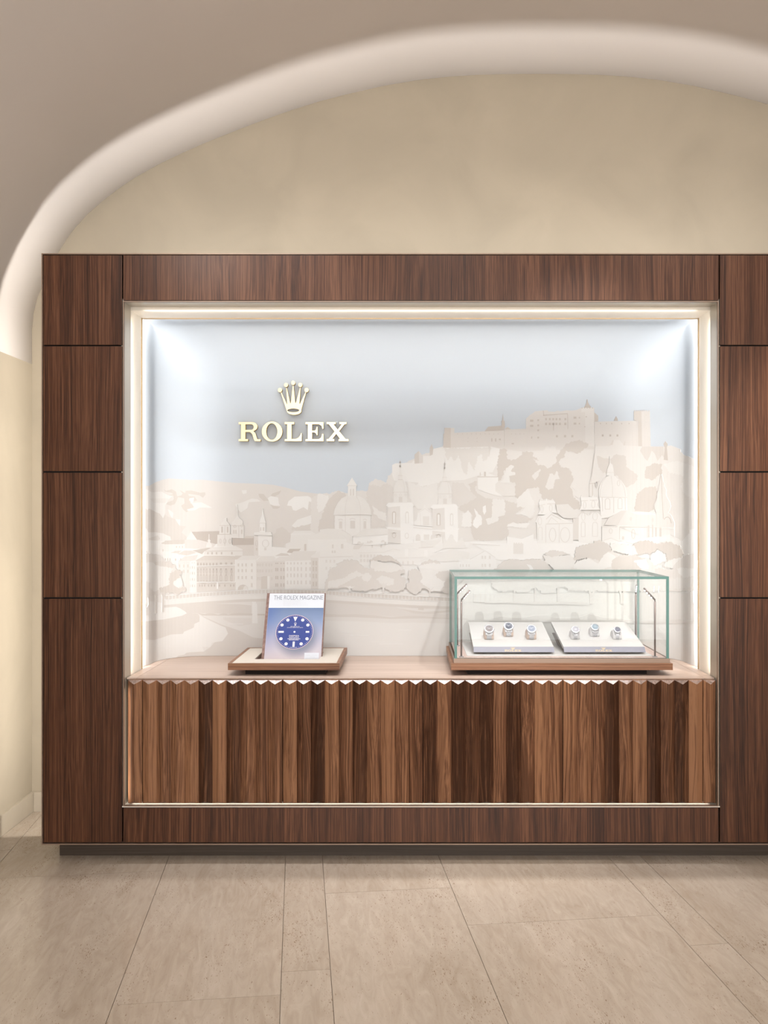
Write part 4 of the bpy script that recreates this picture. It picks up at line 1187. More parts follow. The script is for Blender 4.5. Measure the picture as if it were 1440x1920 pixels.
rel('foliage', 2, 'B', [(380, 850), (410, 828), (450, 830), (500, 850), (490, 890), (440, 890), (400, 870)], leaf=.8)
rel('foliage', 2, 'B', [(280, 820), (330, 800), (350, 840), (320, 870), (290, 850)], leaf=.8)
rel('foliage', 3.5, 'B', [(335, 722), (380, 695), (400, 685), (480, 695), (530, 730), (555, 760), (500, 728), (390, 725)], leaf=.8)
rel('tree_trunk', 2.5, 'f', [(650, 510), (650, 430), (610, 405), (655, 410), (660, 395), (668, 415), (710, 395), (672, 440), (664, 510)])
rel('tree_trunk', 1.5, 'f', [(300, 490), (300, 455), (250, 430), (300, 440), (315, 430), (330, 445), (370, 435), (320, 460), (318, 492)])
rel('tree', 3, 'B', [(580, 890), (600, 860), (590, 840), (600, 790), (640, 775), (690, 790), (680, 745), (740, 715), (800, 730), (860, 790), (900, 850), (905, 960), (820, 930), (760, 930), (700, 910), (650, 950), (610, 940), (590, 910)], leaf=1.0)
rel('foliage', 1.5, 'B', [(660, 760), (740, 740), (820, 745), (870, 790), (850, 850), (830, 900), (800, 930), (760, 930), (720, 900), (680, 870), (690, 840)], leaf=.9)
rel('foliage', 3, 'B', [(770, 820), (800, 800), (860, 790), (900, 840), (900, 860), (830, 860)], leaf=.8)
rel('tree_trunk', 2.5, 'f', [(1132, 545), (1134, 490), (1110, 465), (1140, 478), (1190, 435), (1148, 492), (1146, 545)])
rel('foliage', 3, 'g', [(205, 215), (260, 165), (300, 148), (340, 150), (360, 160), (420, 150), (480, 150), (520, 180), (540, 212), (480, 215), (420, 240), (380, 235), (330, 250), (260, 245)], leaf=.9)
rel('foliage', 1, 'g', [(395, 180), (420, 185), (435, 205), (410, 240), (400, 225), (415, 205)])
rel('foliage', 2, 'g', [(490, 130), (650, 125), (680, 150), (680, 210), (620, 260), (400, 300), (380, 240), (560, 212), (510, 170)], leaf=.8)
rel('foliage', 3, 'g', [(495, 120), (550, 98), (610, 105), (650, 120), (600, 130), (540, 138)], leaf=.7)
rel('tree', 2.5, 'e', [(600, 600), (640, 580), (700, 560), (760, 600), (870, 590), (960, 610), (1040, 640), (1060, 700), (1150, 760), (1390, 780), (1390, 880), (350, 880), (340, 760), (390, 690), (430, 640), (500, 625)], leaf=.9)
rel('foliage', 3.5, 'e', [(400, 635), (412, 600), (420, 540), (500, 510), (560, 500), (560, 485), (600, 475), (680, 510), (700, 560), (640, 590), (620, 650), (560, 630), (500, 615)], leaf=1.0)
rel('foliage', 2, 'e', [(690, 500), (800, 510), (880, 520), (920, 590), (860, 600), (780, 580), (700, 560)], leaf=.8)
rel('foliage', 1.5, 'e', [(390, 690), (430, 640), (520, 620), (600, 660), (640, 590), (680, 575), (750, 620), (700, 690), (600, 712), (460, 712)], leaf=.8)
rel('foliage', 4, 'e', [(870, 515), (980, 475), (1080, 510), (1180, 490), (1260, 530), (1290, 590), (1240, 640), (1150, 650), (1140, 580), (1080, 550), (1020, 580), (970, 580), (920, 590), (900, 550)], leaf=1.0)
rel('foliage', 3.5, 'e', [(700, 640), (760, 600), (870, 590), (920, 600), (1000, 640), (1000, 660), (940, 710), (860, 712), (700, 705)], leaf=.9)
rel('foliage', 1, 'e', [(880, 640), (980, 625), (1010, 680), (1000, 710), (940, 700)], leaf=.8)
rel('foliage', 1.5, 'e', [(1020, 600), (1080, 555), (1135, 590), (1130, 650), (1060, 680), (1020, 640)], leaf=.8)
rel('foliage', 2, 'e', [(1140, 650), (1240, 620), (1320, 620), (1330, 660), (1270, 690), (1190, 700), (1120, 690)], leaf=.8)
rel('foliage', 3, 'e', [(1240, 640), (1320, 590), (1400, 580), (1400, 880), (1160, 880), (1170, 790), (1050, 730), (1060, 700), (1190, 710)], leaf=.9)
rel('foliage', 2, 'e', [(1230, 700), (1390, 700), (1390, 750), (1290, 780), (1250, 740)], leaf=.8)
# avenue seen through the glass case
rel('tree', 2.5, 'g', [(190, 262), (400, 258), (640, 262), (900, 262), (1235, 262), (1400, 262), (1405, 330), (1340, 318), (1300, 326), (1240, 330), (1200, 315), (1120, 322), (1050, 318), (990, 326), (940, 318), (880, 328), (800, 318), (740, 330), (640, 325), (610, 312), (575, 318), (560, 345), (510, 350), (480, 345), (450, 315), (420, 325), (400, 345), (340, 345), (310, 330), (260, 345), (230, 335), (195, 310)], leaf=1.0)
for cx, w_, y0 in ((325, 11, 330), (447, 11, 320), (580, 12, 310)):
    rel('tree_trunk', 3, 'g', R(cx - w_ / 2, y0, cx + w_ / 2, 402))
for cx, w_ in ((777, 22), (955, 22), (1064, 16)):
    rel('tree_trunk', 3, 'g', [(cx - 24, 322), (cx - 14, 322), (cx, 350), (cx + 14, 322), (cx + 24, 322), (cx + w_ / 2, 365), (cx + w_ / 2, 412), (cx - w_ / 2, 412), (cx - w_ / 2, 365)])
rel('tree_trunk', 2.5, 'g', [(1330, 290), (1350, 320), (1368, 345), (1374, 320), (1376, 290), (1384, 290), (1382, 350), (1384, 410), (1366, 410), (1366, 365), (1340, 330)])
o = rel('kiosk', 2, 'g', [(85, 352), (222, 352), (222, 402), (85, 402)])
small(o, 3.5, 'g', [R(x, 354, x + 2.5, 400) for x in (90, 96, 122, 128, 150, 156, 182, 205)], 'slats')
rel('quay', 3, 'g', [(150, 402), (755, 402), (755, 419), (600, 414), (460, 416), (300, 407), (150, 408)])
rel('grass', 3, 'g', [(180, 500), (250, 485), (300, 494), (400, 490), (440, 480), (520, 480), (560, 494), (690, 497), (760, 470), (840, 490), (950, 500), (1050, 510), (1200, 515), (1300, 505), (1400, 520), (1400, 530), (180, 514)])
# ------------------------------------------------------------------ the sign on the landscape
YS0, YS1 = YM - .0055, YM - .028     # foot and face of the raised letters
CROPS['s'] = (420, 690, 5.538)


def sgn(p, y):
    ox, oy, s = CROPS['s']
    px, py = ox + p[0] / s, oy + p[1] / s
    return Vector((PX(px, YM - .028), y, PZ(py, YM - .028)))


def solid_from(polys_outer_holes, mapf, name, mat, parent, side=None, origin='center'):
    """outline with optional holes -> prism, via 2D curve fill"""
    cu = bpy.data.curves.new('tmp', 'CURVE')
    cu.dimensions = '2D'; cu.fill_mode = 'BOTH'; cu.extrude = .5
    for pts in polys_outer_holes:
        sp = cu.splines.new('POLY'); sp.points.add(len(pts) - 1); sp.use_cyclic_u = True
        for i, p in enumerate(pts): sp.points[i].co = (p[0], -p[1], 0, 1)
    tmp = bpy.data.objects.new('tmp', cu); COL.objects.link(tmp)
    me = tmp.to_mesh(depsgraph=None) if False else None
    dg = bpy.context.evaluated_depsgraph_get()
    me = bpy.data.meshes.new_from_object(tmp.evaluated_get(dg))
    bm = bmesh.new(); bm.from_mesh(me)
    bmesh.ops.remove_doubles(bm, verts=bm.verts, dist=1e-5)
    bpy.data.objects.remove(tmp); bpy.data.curves.remove(cu); bpy.data.meshes.remove(me)
    bmesh.ops.recalc_face_normals(bm, faces=bm.faces)
    for f in bm.faces:
        if abs(f.normal.z) < .5: f.material_index = 1 if side else 0
    for v in bm.verts:
        v.co = mapf((v.co.x, -v.co.y), v.co.z)
    return link(name, bm, [mat, side] if side else [mat], parent, origin)


def arc(cx, cy, rx, ry, a0, a1, n=10):
    return [(cx + rx * math.cos(math.radians(a0 + (a1 - a0) * i / n)), cy + ry * math.sin(math.radians(a0 + (a1 - a0) * i / n))) for i in range(n + 1)]


LET = {
 'R': [[(152, 562), (290, 562)] + arc(292, 608, 55, 46, -90, 60, 10) + [(305, 655), (325, 675), (345, 738), (350, 740), (380, 740), (380, 760), (322, 760), (308, 738), (295, 690), (280, 672), (265, 664), (222, 664), (222, 738), (250, 738), (250, 760), (152, 760), (152, 738), (176, 738), (176, 584), (152, 584)],
       [(222, 584), (280, 584)] + arc(284, 613, 25, 29, -90, 90, 8) + [(280, 642), (222, 642)]],
 'O': [arc(499, 660, 107, 104, 0, 350, 35), arc(496, 660, 58, 86, 350, 0, 35)],
 'L': [[(630, 562), (728, 562), (728, 584), (702, 584), (702, 736), (745, 736), (775, 722), (796, 690), (798, 676), (808, 676), (808, 760), (630, 760), (630, 738), (656, 738), (656, 584), (630, 584)]],
 'E': [[(846, 562), (1033, 562), (1033, 632), (1020, 632), (1012, 600), (985, 584), (915, 584), (915, 650), (940, 650), (955, 638), (960, 612), (973, 612), (973, 698), (962, 698), (955, 680), (940, 670), (915, 670), (915, 738), (985, 738), (1008, 722), (1018, 685), (1033, 685), (1033, 760), (846, 760), (846, 738), (870, 738), (870, 584), (846, 584)]],
 'X': [[(1066, 562), (1160, 562), (1160, 582), (1138, 584), (1180, 640), (1222, 584), (1198, 582), (1198, 562), (1272, 562), (1272, 582), (1252, 584), (1196, 656), (1262, 738), (1292, 738), (1292, 760), (1190, 760), (1190, 738), (1205, 736), (1165, 684), (1126, 736), (1146, 738), (1146, 760), (1066, 760), (1066, 738), (1086, 736), (1148, 660), (1088, 584), (1066, 582)]],
}
CROWN = [[(650, 440), (590, 258), (596, 250), (652, 372), (656, 374), (646, 210), (652, 205), (688, 364), (694, 364), (713, 185), (722, 185), (740, 362), (746, 362), (788, 205), (796, 205), (783, 370), (788, 372), (846, 250), (852, 256), (803, 430)] + arc(728, 446, 76, 40, 0, 180, 12),
         arc(720, 440, 62, 19, 0, 345, 15)]
BALLS = [(581, 229, 22), (644, 176, 21), (718, 155, 21), (792, 176, 21), (857, 229, 22)]


def mp_sign(p, z):
    return sgn(p, YS1 if z > 0 else YS0)


sign = empty('wall_sign', (PX(550, YM), YM - .01, PZ(808, YM)), 'gold crown above five raised gold serif letters on the sky of the relief', 'sign')
for ch in 'ROLEX':
    solid_from(LET[ch], mp_sign, 'letter', M['gold'], sign, M['goldside'])
solid_from(CROWN, mp_sign, 'crown', M['gold'], sign, M['goldside'])
for (x, y, r) in BALLS:
    solid_from([arc(x, y, r, r * 1.05, 0, 345, 15)], mp_sign, 'crown_ball', M['gold'], sign, M['goldside'])


def emblem_bm(bm, mapf):
    """crown and letters, flat, 0..1144 x 0..630 in sign units; joined because it is a few px high"""
    for polys in [LET[c] for c in 'ROLEX'] + [CROWN] + [[arc(x, y, r + 6, r + 6, 0, 330, 11)] for x, y, r in BALLS]:
        t = solid_mesh(polys)
        idx = [bm.verts.new(mapf(v.co.x, -v.co.y)) for v in t.verts]
        for f in t.faces:
            try: bm.faces.new([idx[v.index] for v in f.verts])
            except ValueError: pass
        t.free()


def solid_mesh(polys):
    cu = bpy.data.curves.new('tmp', 'CURVE')
    cu.dimensions = '2D'; cu.fill_mode = 'BOTH'
    for pts in polys:
        sp = cu.splines.new('POLY'); sp.points.add(len(pts) - 1); sp.use_cyclic_u = True
        for i, p in enumerate(pts): sp.points[i].co = (p[0], -p[1], 0, 1)
    tmp = bpy.data.objects.new('tmp', cu); COL.objects.link(tmp)
    dg = bpy.context.evaluated_depsgraph_get()
    me = bpy.data.meshes.new_from_object(tmp.evaluated_get(dg))
    bm = bmesh.new(); bm.from_mesh(me)
    bpy.data.objects.remove(tmp); bpy.data.curves.remove(cu); bpy.data.meshes.remove(me)
    bm.verts.index_update(); bm.verts.ensure_lookup_table()
    return bm


def text_polys(txt):
    cu = bpy.data.curves.new('tmp', 'FONT')
    cu.body = txt
    cu.resolution_u = 3
    tmp = bpy.data.objects.new('tmp', cu); COL.objects.link(tmp)
    dg = bpy.context.evaluated_depsgraph_get()
    me = bpy.data.meshes.new_from_object(tmp.evaluated_get(dg))
    bm = bmesh.new(); bm.from_mesh(me)
    bpy.data.objects.remove(tmp); bpy.data.curves.remove(cu); bpy.data.meshes.remove(me)
    bm.verts.index_update(); bm.verts.ensure_lookup_table()
    return bm


# ------------------------------------------------------------------ magazine stand
ST0 = .734                      # top of the stand
SB0 = .7085
stx0, stx1 = -.7017, -.2735
sty0, sty1 = .083, .520
stand = empty('magazine_stand', ((stx0 + stx1) / 2, .3, CT), 'low walnut stand with an ivory top holding the magazine upright', 'stand')
bm = bmesh.new()
bw = .0125
bx(bm, stx0, stx1, sty0, sty0 + bw, SB0, ST0)
bx(bm, stx0, stx1, sty1 - bw, sty1, SB0, ST0)
bx(bm, stx0, stx0 + bw, sty0 + bw, sty1 - bw, SB0, ST0)
bx(bm, stx1 - bw, stx1, sty0 + bw, sty1 - bw, SB0, ST0)
link('wooden_frame', bm, M['walnut_x'], stand)
# tray floor and ivory top with its slot
slx0, slx1, sly0, sly1 = -.619, -.3625, .200, .397
bm = bmesh.new()
ix0, ix1, iy0, iy1 = stx0 + bw, stx1 - bw, sty0 + bw, sty1 - bw
zt, zb = ST0 - .0008, ST0 - .006
bx(bm, ix0, slx0, iy0, iy1, zb, zt); bx(bm, slx1, ix1, iy0, iy1, zb, zt)
bx(bm, slx0, slx1, iy0, sly0, zb, zt); bx(bm, slx0, slx1, sly1, iy1, zb, zt)
link('ivory_top', bm, M['ivory'], stand)
bm = bmesh.new()
bx(bm, ix0, ix1, iy0, iy1, SB0, SB0 + .003)
for (x0, x1, y0, y1) in ((slx0 - .004, slx0, sly0, sly1), (slx1, slx1 + .004, sly0, sly1), (slx0, slx1, sly0 - .004, sly0), (slx0, slx1, sly1, sly1 + .004)):
    bx(bm, x0, x1, y0, y1, SB0 + .003, zb)
link('slot_box', bm, M['greywood'], stand)
box('foot', stx0 + .06, stx1 - .055, sty0 + .04, sty1 - .06, CT, SB0, M['foot'], stand)

# leaning plane: bottom (Y .252, z .712) to top (Y .412, z .975)
Pb = Vector((0, .252, .7125)); Pt = Vector((0, .4125, .975))
UPV = (Pt - Pb).normalized(); LEN = (Pt - Pb).length
NRM = Vector((0, -UPV.z, UPV.y))          # towards the viewer
mgx0, mgx1 = -.5895, -.3610


def lean(x, h, n):
    """x world, h metres up the leaning plane, n metres towards the viewer"""
    return Vector((x, 0, 0)) + Pb + UPV * h + NRM * n


def lbox(bm, x0, x1, h0, h1, n0, n1, mi=0):
    vs = [bm.verts.new(lean(x, h, n)) for x in (x0, x1) for h in (h0, h1) for n in (n0, n1)]
    fs = [bm.faces.new([vs[i] for i in q]) for q in ((0, 1, 3, 2), (4, 6, 7, 5), (0, 4, 5, 1), (2, 3, 7, 6), (0, 2, 6, 4), (1, 5, 7, 3))]
    for f in fs: f.material_index = mi
    return fs


bm = bmesh.new(); lbox(bm, mgx0 - .0125, mgx1 + .0045, 0.003, LEN + .003, -.0135, -.0008)
link('backing_board', bm, M['greywood'], stand)

mag = empty('magazine', ((mgx0 + mgx1) / 2, .27, .72), 'magazine with a large blue dial on its cover, leaning in the stand', 'magazine')
MH = LEN - .002
M['paper'] = plain('magazine_paper', (0.55, 0.58, 0.63), 0.45)
M['ink'] = plain('grey_ink', (0.20, 0.22, 0.26), 0.5)
M['inkl'] = plain('light_grey_ink', (0.50, 0.52, 0.56), 0.5)


def cover_mat():
    m, nt, b = base_mat('printed_cover')
    N, L = nt.nodes.new, nt.links.new
    tc = N('ShaderNodeTexCoord'); sp = N('ShaderNodeSeparateXYZ')
    L(tc.outputs['Generated'], sp.inputs[0])
    # printed picture: blue at the top left, fading to pale pink below, soft dark blue halo under the dial
    r = N('ShaderNodeValToRGB'); e = r.color_ramp.elements
    e[0].position = 0.0; e[0].color = (0.50, 0.43, 0.44, 1)
    e[1].position = 1.0; e[1].color = (*lin((70, 94, 132)), 1)
    x = e.new(0.45); x.color = (*lin((150, 150, 170)), 1)
    x = e.new(0.75); x.color = (*lin((105, 124, 160)), 1)
    L(sp.outputs['Z'], r.inputs['Fac'])
    mx = N('ShaderNodeMix'); mx.data_type = 'RGBA'
    mr = N('ShaderNodeMapRange'); mr.inputs[1].default_value = 0.0; mr.inputs[2].default_value = 0.28
    mr.inputs[3].default_value = 0.75; mr.inputs[4].default_value = 0.0
    L(sp.outputs['X'], mr.inputs[0])
    zz = N('ShaderNodeMath'); zz.operation = 'MULTIPLY'
    L(mr.outputs[0], zz.inputs[0]); L(sp.outputs['Z'], zz.inputs[1])
    L(zz.outputs[0], mx.inputs['Factor']); L(r.outputs['Color'], mx.inputs['A'])
    mx.inputs['B'].default_value = (*lin((45, 80, 145)), 1)
    ds = N('ShaderNodeVectorMath'); ds.operation = 'DISTANCE'
    mpn = N('ShaderNodeMapping'); mpn.inputs['Scale'].default_value = (1, 0, 1.02)
    L(tc.outputs['Generated'], mpn.inputs['Vector']); L(mpn.outputs[0], ds.inputs[0])
    ds.inputs[1].default_value = (0.55, 0, 0.47)
    m2 = N('ShaderNodeMapRange'); m2.interpolation_type = 'SMOOTHSTEP'
    m2.inputs[1].default_value = 0.25; m2.inputs[2].default_value = 0.46; m2.inputs[3].default_value = 0.75; m2.inputs[4].default_value = 0.0
    L(ds.outputs['Value'], m2.inputs[0])
    m3_ = N('ShaderNodeMix'); m3_.data_type = 'RGBA'
    L(m2.outputs[0], m3_.inputs['Factor']); L(mx.outputs['Result'], m3_.inputs['A'])
    m3_.inputs['B'].default_value = (*lin((75, 88, 110)), 1)
    L(m3_.outputs['Result'], b.inputs['Base Color'])
    b.inputs['Roughness'].default_value = 0.4
    return m


M['cover'] = cover_mat()
M['dial'] = plain('printed_dial_blue', lin((46, 62, 128)), 0.4, spec=0.2)
M['ring'] = plain('printed_rose_rim', lin((195, 170, 165)), 0.3)
M['print'] = plain('printed_white', (0.60, 0.58, 0.60), 0.35)
bm = bmesh.new(); lbox(bm, mgx0, mgx1, 0.0, MH, 0, .0060)
link('pages', bm, M['paper'], mag)
n0 = .0062
# print areas in the magazine's own frame, read off the photo (crop k: 480,1100, x10.286)
CK = (480, 1100, 10.286)


def mloc(kx, ky):
    px, py = CK[0] + kx / CK[2], CK[1] + ky / CK[2]
    # intersect view ray with the leaning plane
    o = Vector((0, -3.5, H)); d = Vector(((px - VX) / F, 1, (VY - py) / F))
    t = (lean(0, 0, n0) - o).dot(NRM) / d.dot(NRM)
    q = o + d * t
    return q.x, (q - Pb - Vector((q.x, 0, 0)) - NRM * n0).dot(UPV)


hb = mloc(785, 408)[1]
bm = bmesh.new(); lbox(bm, mgx0 + .0004, mgx1 - .0004, .0006, hb, .0060, .0062)
link('cover_picture', bm, M['cover'], mag)


def mag_shape(bm, pts, n1):
    fs = bm.faces.new([bm.verts.new(lean(x, h, n1)) for x, h in pts])


def mag_text(name, txt, kx0, kx1, ky0, ky1, mat, n1=.00635, bold=0):
    t = text_polys(txt)
    xs = [v.co.x for v in t.verts]; ysv = [v.co.y for v in t.verts]
    x0, x1, y0, y1 = min(xs), max(xs), min(ysv), max(ysv)
    a = mloc(kx0, (ky0 + ky1) / 2)[0]; b_ = mloc(kx1, (ky0 + ky1) / 2)[0]
    h1 = mloc((kx0 + kx1) / 2, ky0)[1]; h0 = mloc((kx0 + kx1) / 2, ky1)[1]
    bm = bmesh.new()
    for rep in range(1 + bold):
        dx = rep * .00025
        idx = [bm.verts.new(lean(a + dx + (v.co.x - x0) / (x1 - x0) * (b_ - a), h0 + (v.co.y - y0) / (y1 - y0) * (h1 - h0), n1 + rep * .00001)) for v in t.verts]
        for f in t.faces: bm.faces.new([idx[v.index] for v in f.verts])
    t.free()
    return link(name, bm, mat, mag)


mag_text('title_text', 'THE ROLEX MAGAZINE', 345, 1292, 170, 252, M['ink'], bold=1)
# the small print: grey lines only, unreadable in the photograph
bm = bmesh.new()
rr = random.Random(5)
for i, (x1, y) in enumerate(((895, 262), (860, 278), (830, 296), (965, 314), (810, 331), (1005, 349), (665, 362))):
    x = 525
    while x < x1:
        wd = rr.uniform(25, 70)
        xa_, ha = mloc(x, y); xb_, hb_ = mloc(min(x + wd, x1), y + 6)
        mag_shape(bm, [(xa_, ha), (xb_, ha), (xb_, hb_), (xa_, hb_)], .00635)
        x += wd + 8
xa_, ha = mloc(350, 259); xb_, hb_ = mloc(435, 265)
mag_shape(bm, [(xa_, ha), (xb_, ha), (xb_, hb_), (xa_, hb_)], .00635)
for (xx0, xx1, y) in ((965, 1048, 1318), (1070, 1180, 1316), (1035, 1140, 1352), (955, 1205, 1372), (955, 1205, 1386)):
    xa_, ha = mloc(xx0, y); xb_, hb_ = mloc(xx1, y + 7)
    mag_shape(bm, [(xa_, ha), (xb_, ha), (xb_, hb_), (xa_, hb_)], .0067)
o = link('small_print', bm, M['inkl'], mag); o['kind'] = 'stuff'
xa_, ha = mloc(935, 1275); xb_, hb_ = mloc(1208, 1420)
bm = bmesh.new(); lbox(bm, xa_, xb_, hb_, ha, .0062, .0065)
link('cover_sticker', bm, M['paper'], mag)
# the dial
cx, ch_ = mloc(742, 872)
rx_ = (mloc(1104, 872)[0] - mloc(382, 872)[0]) / 2


def disc(bm, x, h, r, n1, n0_=None, seg=48, sy=1.0):
    ring_ = [bm.verts.new(lean(x + r * math.cos(2 * math.pi * i / seg), h + r * sy * math.sin(2 * math.pi * i / seg), n1)) for i in range(seg)]
    bm.faces.new(ring_)


bm = bmesh.new(); disc(bm, cx, ch_, rx_, .0063); link('dial_rim', bm, M['ring'], mag)
bm = bmesh.new(); disc(bm, cx + .0001, ch_ - .0002, rx_ * .975, .0064); link('dial_face', bm, M['dial'], mag)
bm = bmesh.new()
ZD = .0065
for k in range(12):
    a = math.radians(90 - 30 * k)
    rr_ = rx_ * .80
    x, h = cx + rr_ * math.cos(a), ch_ + rr_ * math.sin(a)
    if k in (1, 2, 4, 5, 7, 8, 10, 11):
        disc(bm, x, h, rx_ * .088, ZD, seg=20)
    elif k == 0:
        mag_shape(bm, [(cx, ch_ + rx_ * .60), (cx + rx_ * .115, ch_ + rx_ * .88), (cx - rx_ * .115, ch_ + rx_ * .88)], ZD)
    elif k == 6:
        mag_shape(bm, [(cx - rx_ * .055, ch_ - rx_ * .86), (cx + rx_ * .055, ch_ - rx_ * .86), (cx + rx_ * .055, ch_ - rx_ * .56), (cx - rx_ * .055, ch_ - rx_ * .56)], ZD)
    elif k == 9:
        mag_shape(bm, [(cx - rx_ * .86, ch_ - rx_ * .055), (cx - rx_ * .57, ch_ - rx_ * .055), (cx - rx_ * .57, ch_ + rx_ * .055), (cx - rx_ * .86, ch_ + rx_ * .055)], ZD)
    else:
        mag_shape(bm, [(cx + rx_ * .60, ch_ - rx_ * .05), (cx + rx_ * .79, ch_ - rx_ * .05), (cx + rx_ * .79, ch_ + rx_ * .05), (cx + rx_ * .60, ch_ + rx_ * .05)], ZD)
disc(bm, cx, ch_, rx_ * .055, ZD, seg=16)
link('hour_markers', bm, M['print'], mag)['kind'] = 'stuff'
bm = bmesh.new()
for k in range(60):
    a = 2 * math.pi * k / 60
    t_ = Vector((math.cos(a), math.sin(a))); s_ = Vector((-t_.y, t_.x)) * rx_ * .008
    c0, c1 = Vector((cx, ch_)) + t_ * rx_ * .90, Vector((cx, ch_)) + t_ * rx_ * .935
    mag_shape(bm, [tuple(c0 - s_), tuple(c1 - s_), tuple(c1 + s_), tuple(c0 + s_)], ZD)
link('minute_marks', bm, M['print'], mag)['kind'] = 'stuff'
bm = bmesh.new()
xa_, xb_ = mloc(668, 760)[0], mloc(845, 760)[0]
h0_, h1_ = mloc(755, 776)[1], mloc(755, 690)[1]
emblem_bm(bm, lambda u, v: lean(xa_ + (u - 152) / 1140 * (xb_ - xa_), (h0_ + (760 - v) / 200 * .0032) if v > 540 else (h0_ + .0040 + (485 - v) / 350 * (h1_ - h0_ - .0040)), ZD))
link('printed_emblem', bm, M['print'], mag)['kind'] = 'stuff'
mag_text('dial_text', 'OYSTER PERPETUAL DATE', 598, 905, 782, 797, M['print'], ZD)
mag_text('dial_text', 'DEEPSEA', 638, 832, 935, 968, M['print'], ZD, 1)
mag_text('dial_text', 'SWISS MADE', 650, 785, 1166, 1180, M['print'], ZD)
bm = bmesh.new()
for (x0, x1, y) in ((640, 830, 980), (608, 852, 1001), (636, 822, 1022)):
    x = x0
    while x < x1:
        wd = rr.uniform(16, 40)
        xa_, ha = mloc(x, y); xb_, hb_ = mloc(min(x + wd, x1), y + 10)
        mag_shape(bm, [(xa_, ha), (xb_, ha), (xb_, hb_), (xa_, hb_)], ZD)
        x += wd + 6
link('small_print', bm, M['print'], mag)['kind'] = 'stuff'

# ------------------------------------------------------------------ glass display case
gx0, gx1 = .155, 1.0065
gy0, gy1 = .083, .572
case = empty('glass_display_case', ((gx0 + gx1) / 2, .32, CT), 'rectangular glass display case on a walnut base with four lamp posts', 'display case')
box('wooden_base', gx0, gx1, gy0, gy1, SB0, ST0, M['walnut_x'], case, bev=.0008)
box('foot', gx0 + .065, gx1 - .09, gy0 + .04, gy1 - .07, CT, SB0, M['foot'], case)
rx0, rx1, ry0, ry1 = .1655, .9975, .0905, .564
RZ = .7515
bm = bmesh.new(); bx(bm, rx0, rx1, ry0, ry1, ST0, RZ, .0006)
link('metal_rim', bm, M['bronze'], case)
M['pinkveneer'] = wood('case_floor_veneer', (0.42, 0.30, 0.26), (0.50, 0.37, 0.33), (0.58, 0.45, 0.41), axis='Y', rough=.4, vary=0)
box('case_floor', rx0 + .011, rx1 - .011, ry0 + .011, ry1 - .011, RZ, RZ + .002, M['pinkveneer'], case)
box('case_pad', .2195, .943, .135, .525, RZ + .002, RZ + .0045, M['white'], case)
GX0, GX1, GY0, GY1, GZ0, GZ1 = .1685, .9945, .0930, .5600, RZ, 1.067
gt = .0098


def pane(name, x0, x1, y0, y1, z0, z1, thin):
    bm = bmesh.new()
    bx(bm, x0, x1, y0, y1, z0, z1)
    for f in bm.faces:
        n_ = f.normal
        k = max(range(3), key=lambda i: abs(n_[i]))
        f.material_index = 0 if k == thin else 1
    return link(name, bm, [M['glass'], M['glassedge']], case)


g_ = .0002
pane('glass_pane', GX0, GX0 + gt, GY0, GY1, GZ0, GZ1 - gt - g_, 0)
pane('glass_pane', GX1 - gt, GX1, GY0, GY1, GZ0, GZ1 - gt - g_, 0)
pane('glass_pane', GX0, GX1, GY0, GY1, GZ1 - gt, GZ1, 2)
pane('glass_pane', GX0 + gt + g_, GX1 - gt - g_, GY1 - gt, GY1, GZ0, GZ1 - gt - g_, 1)
pane('glass_pane', GX0 + gt + g_, GX1 - gt - g_, GY0, GY0 + .006, GZ0 + .001, GZ1 - gt - g_, 1)


def post(x, y, hx, hy, hz, lens=False):
    z0, z1 = RZ + .002, .9686
    bm = bmesh.new(); tube(bm, (x, y, z0), (x, y, z1), .0036, 14)
    p = link('lamp_post', bm, M['post'], case)
    bm = bmesh.new(); tube(bm, (x, y, z0), (x, y, z0 + .003), .0095, 18)
    link('post_flange', bm, M['steel'], p)
    bm = bmesh.new()
    a = Vector((x, y, z1 + .006)); b_ = Vector((x + hx, y + hy, z1 + .006 + hz))
    tube(bm, a, b_, .0036, 14)
    tube(bm, (x, y, z1), a + Vector((0, 0, .001)), .0022, 8)
    hd = link('lamp_head', bm, M['post'], p)
    dn = (b_ - a).normalized()
    # lenses on the under side of the head
    side = Vector((0, 0, -1)) - dn * dn.dot(Vector((0, 0, -1))); side.normalize()
    if lens: side = (side * .35 + Vector((0, -1, 0))).normalized()
    for k in range(4):
        c = a + (b_ - a) * (.25 + .2 * k) + side * .0030
        bm = bmesh.new(); bmesh.ops.create_icosphere(bm, subdivisions=2, radius=.0024, matrix=Matrix.Translation(c))
        link('led_lens', bm, M['led'], p, smooth=True)
    c = a + (b_ - a) * .6 + side * .009
    spot('case_led', tuple(c), ((GX0 + GX1) / 2 * .55 + x * .45, .30, .80), .22, (1, .96, 1), 130, 1.0, .006)


post(.1965, .120, .033, .0, .038)
post(.9475, .120, -.043, .0, .046)
post(.1965, .430, .040, .0, .040)
post(.9475, .430, .0, -.012, .036, True)


# ------------------------------------------------------------------ two sloping trays
def tray_z(Y):          # surface of the white pad
    return .7837 + .188 * (Y - .19)


M['goldprint'] = plain('gold_print', (0.50, 0.38, 0.20), 0.5, 0.3)


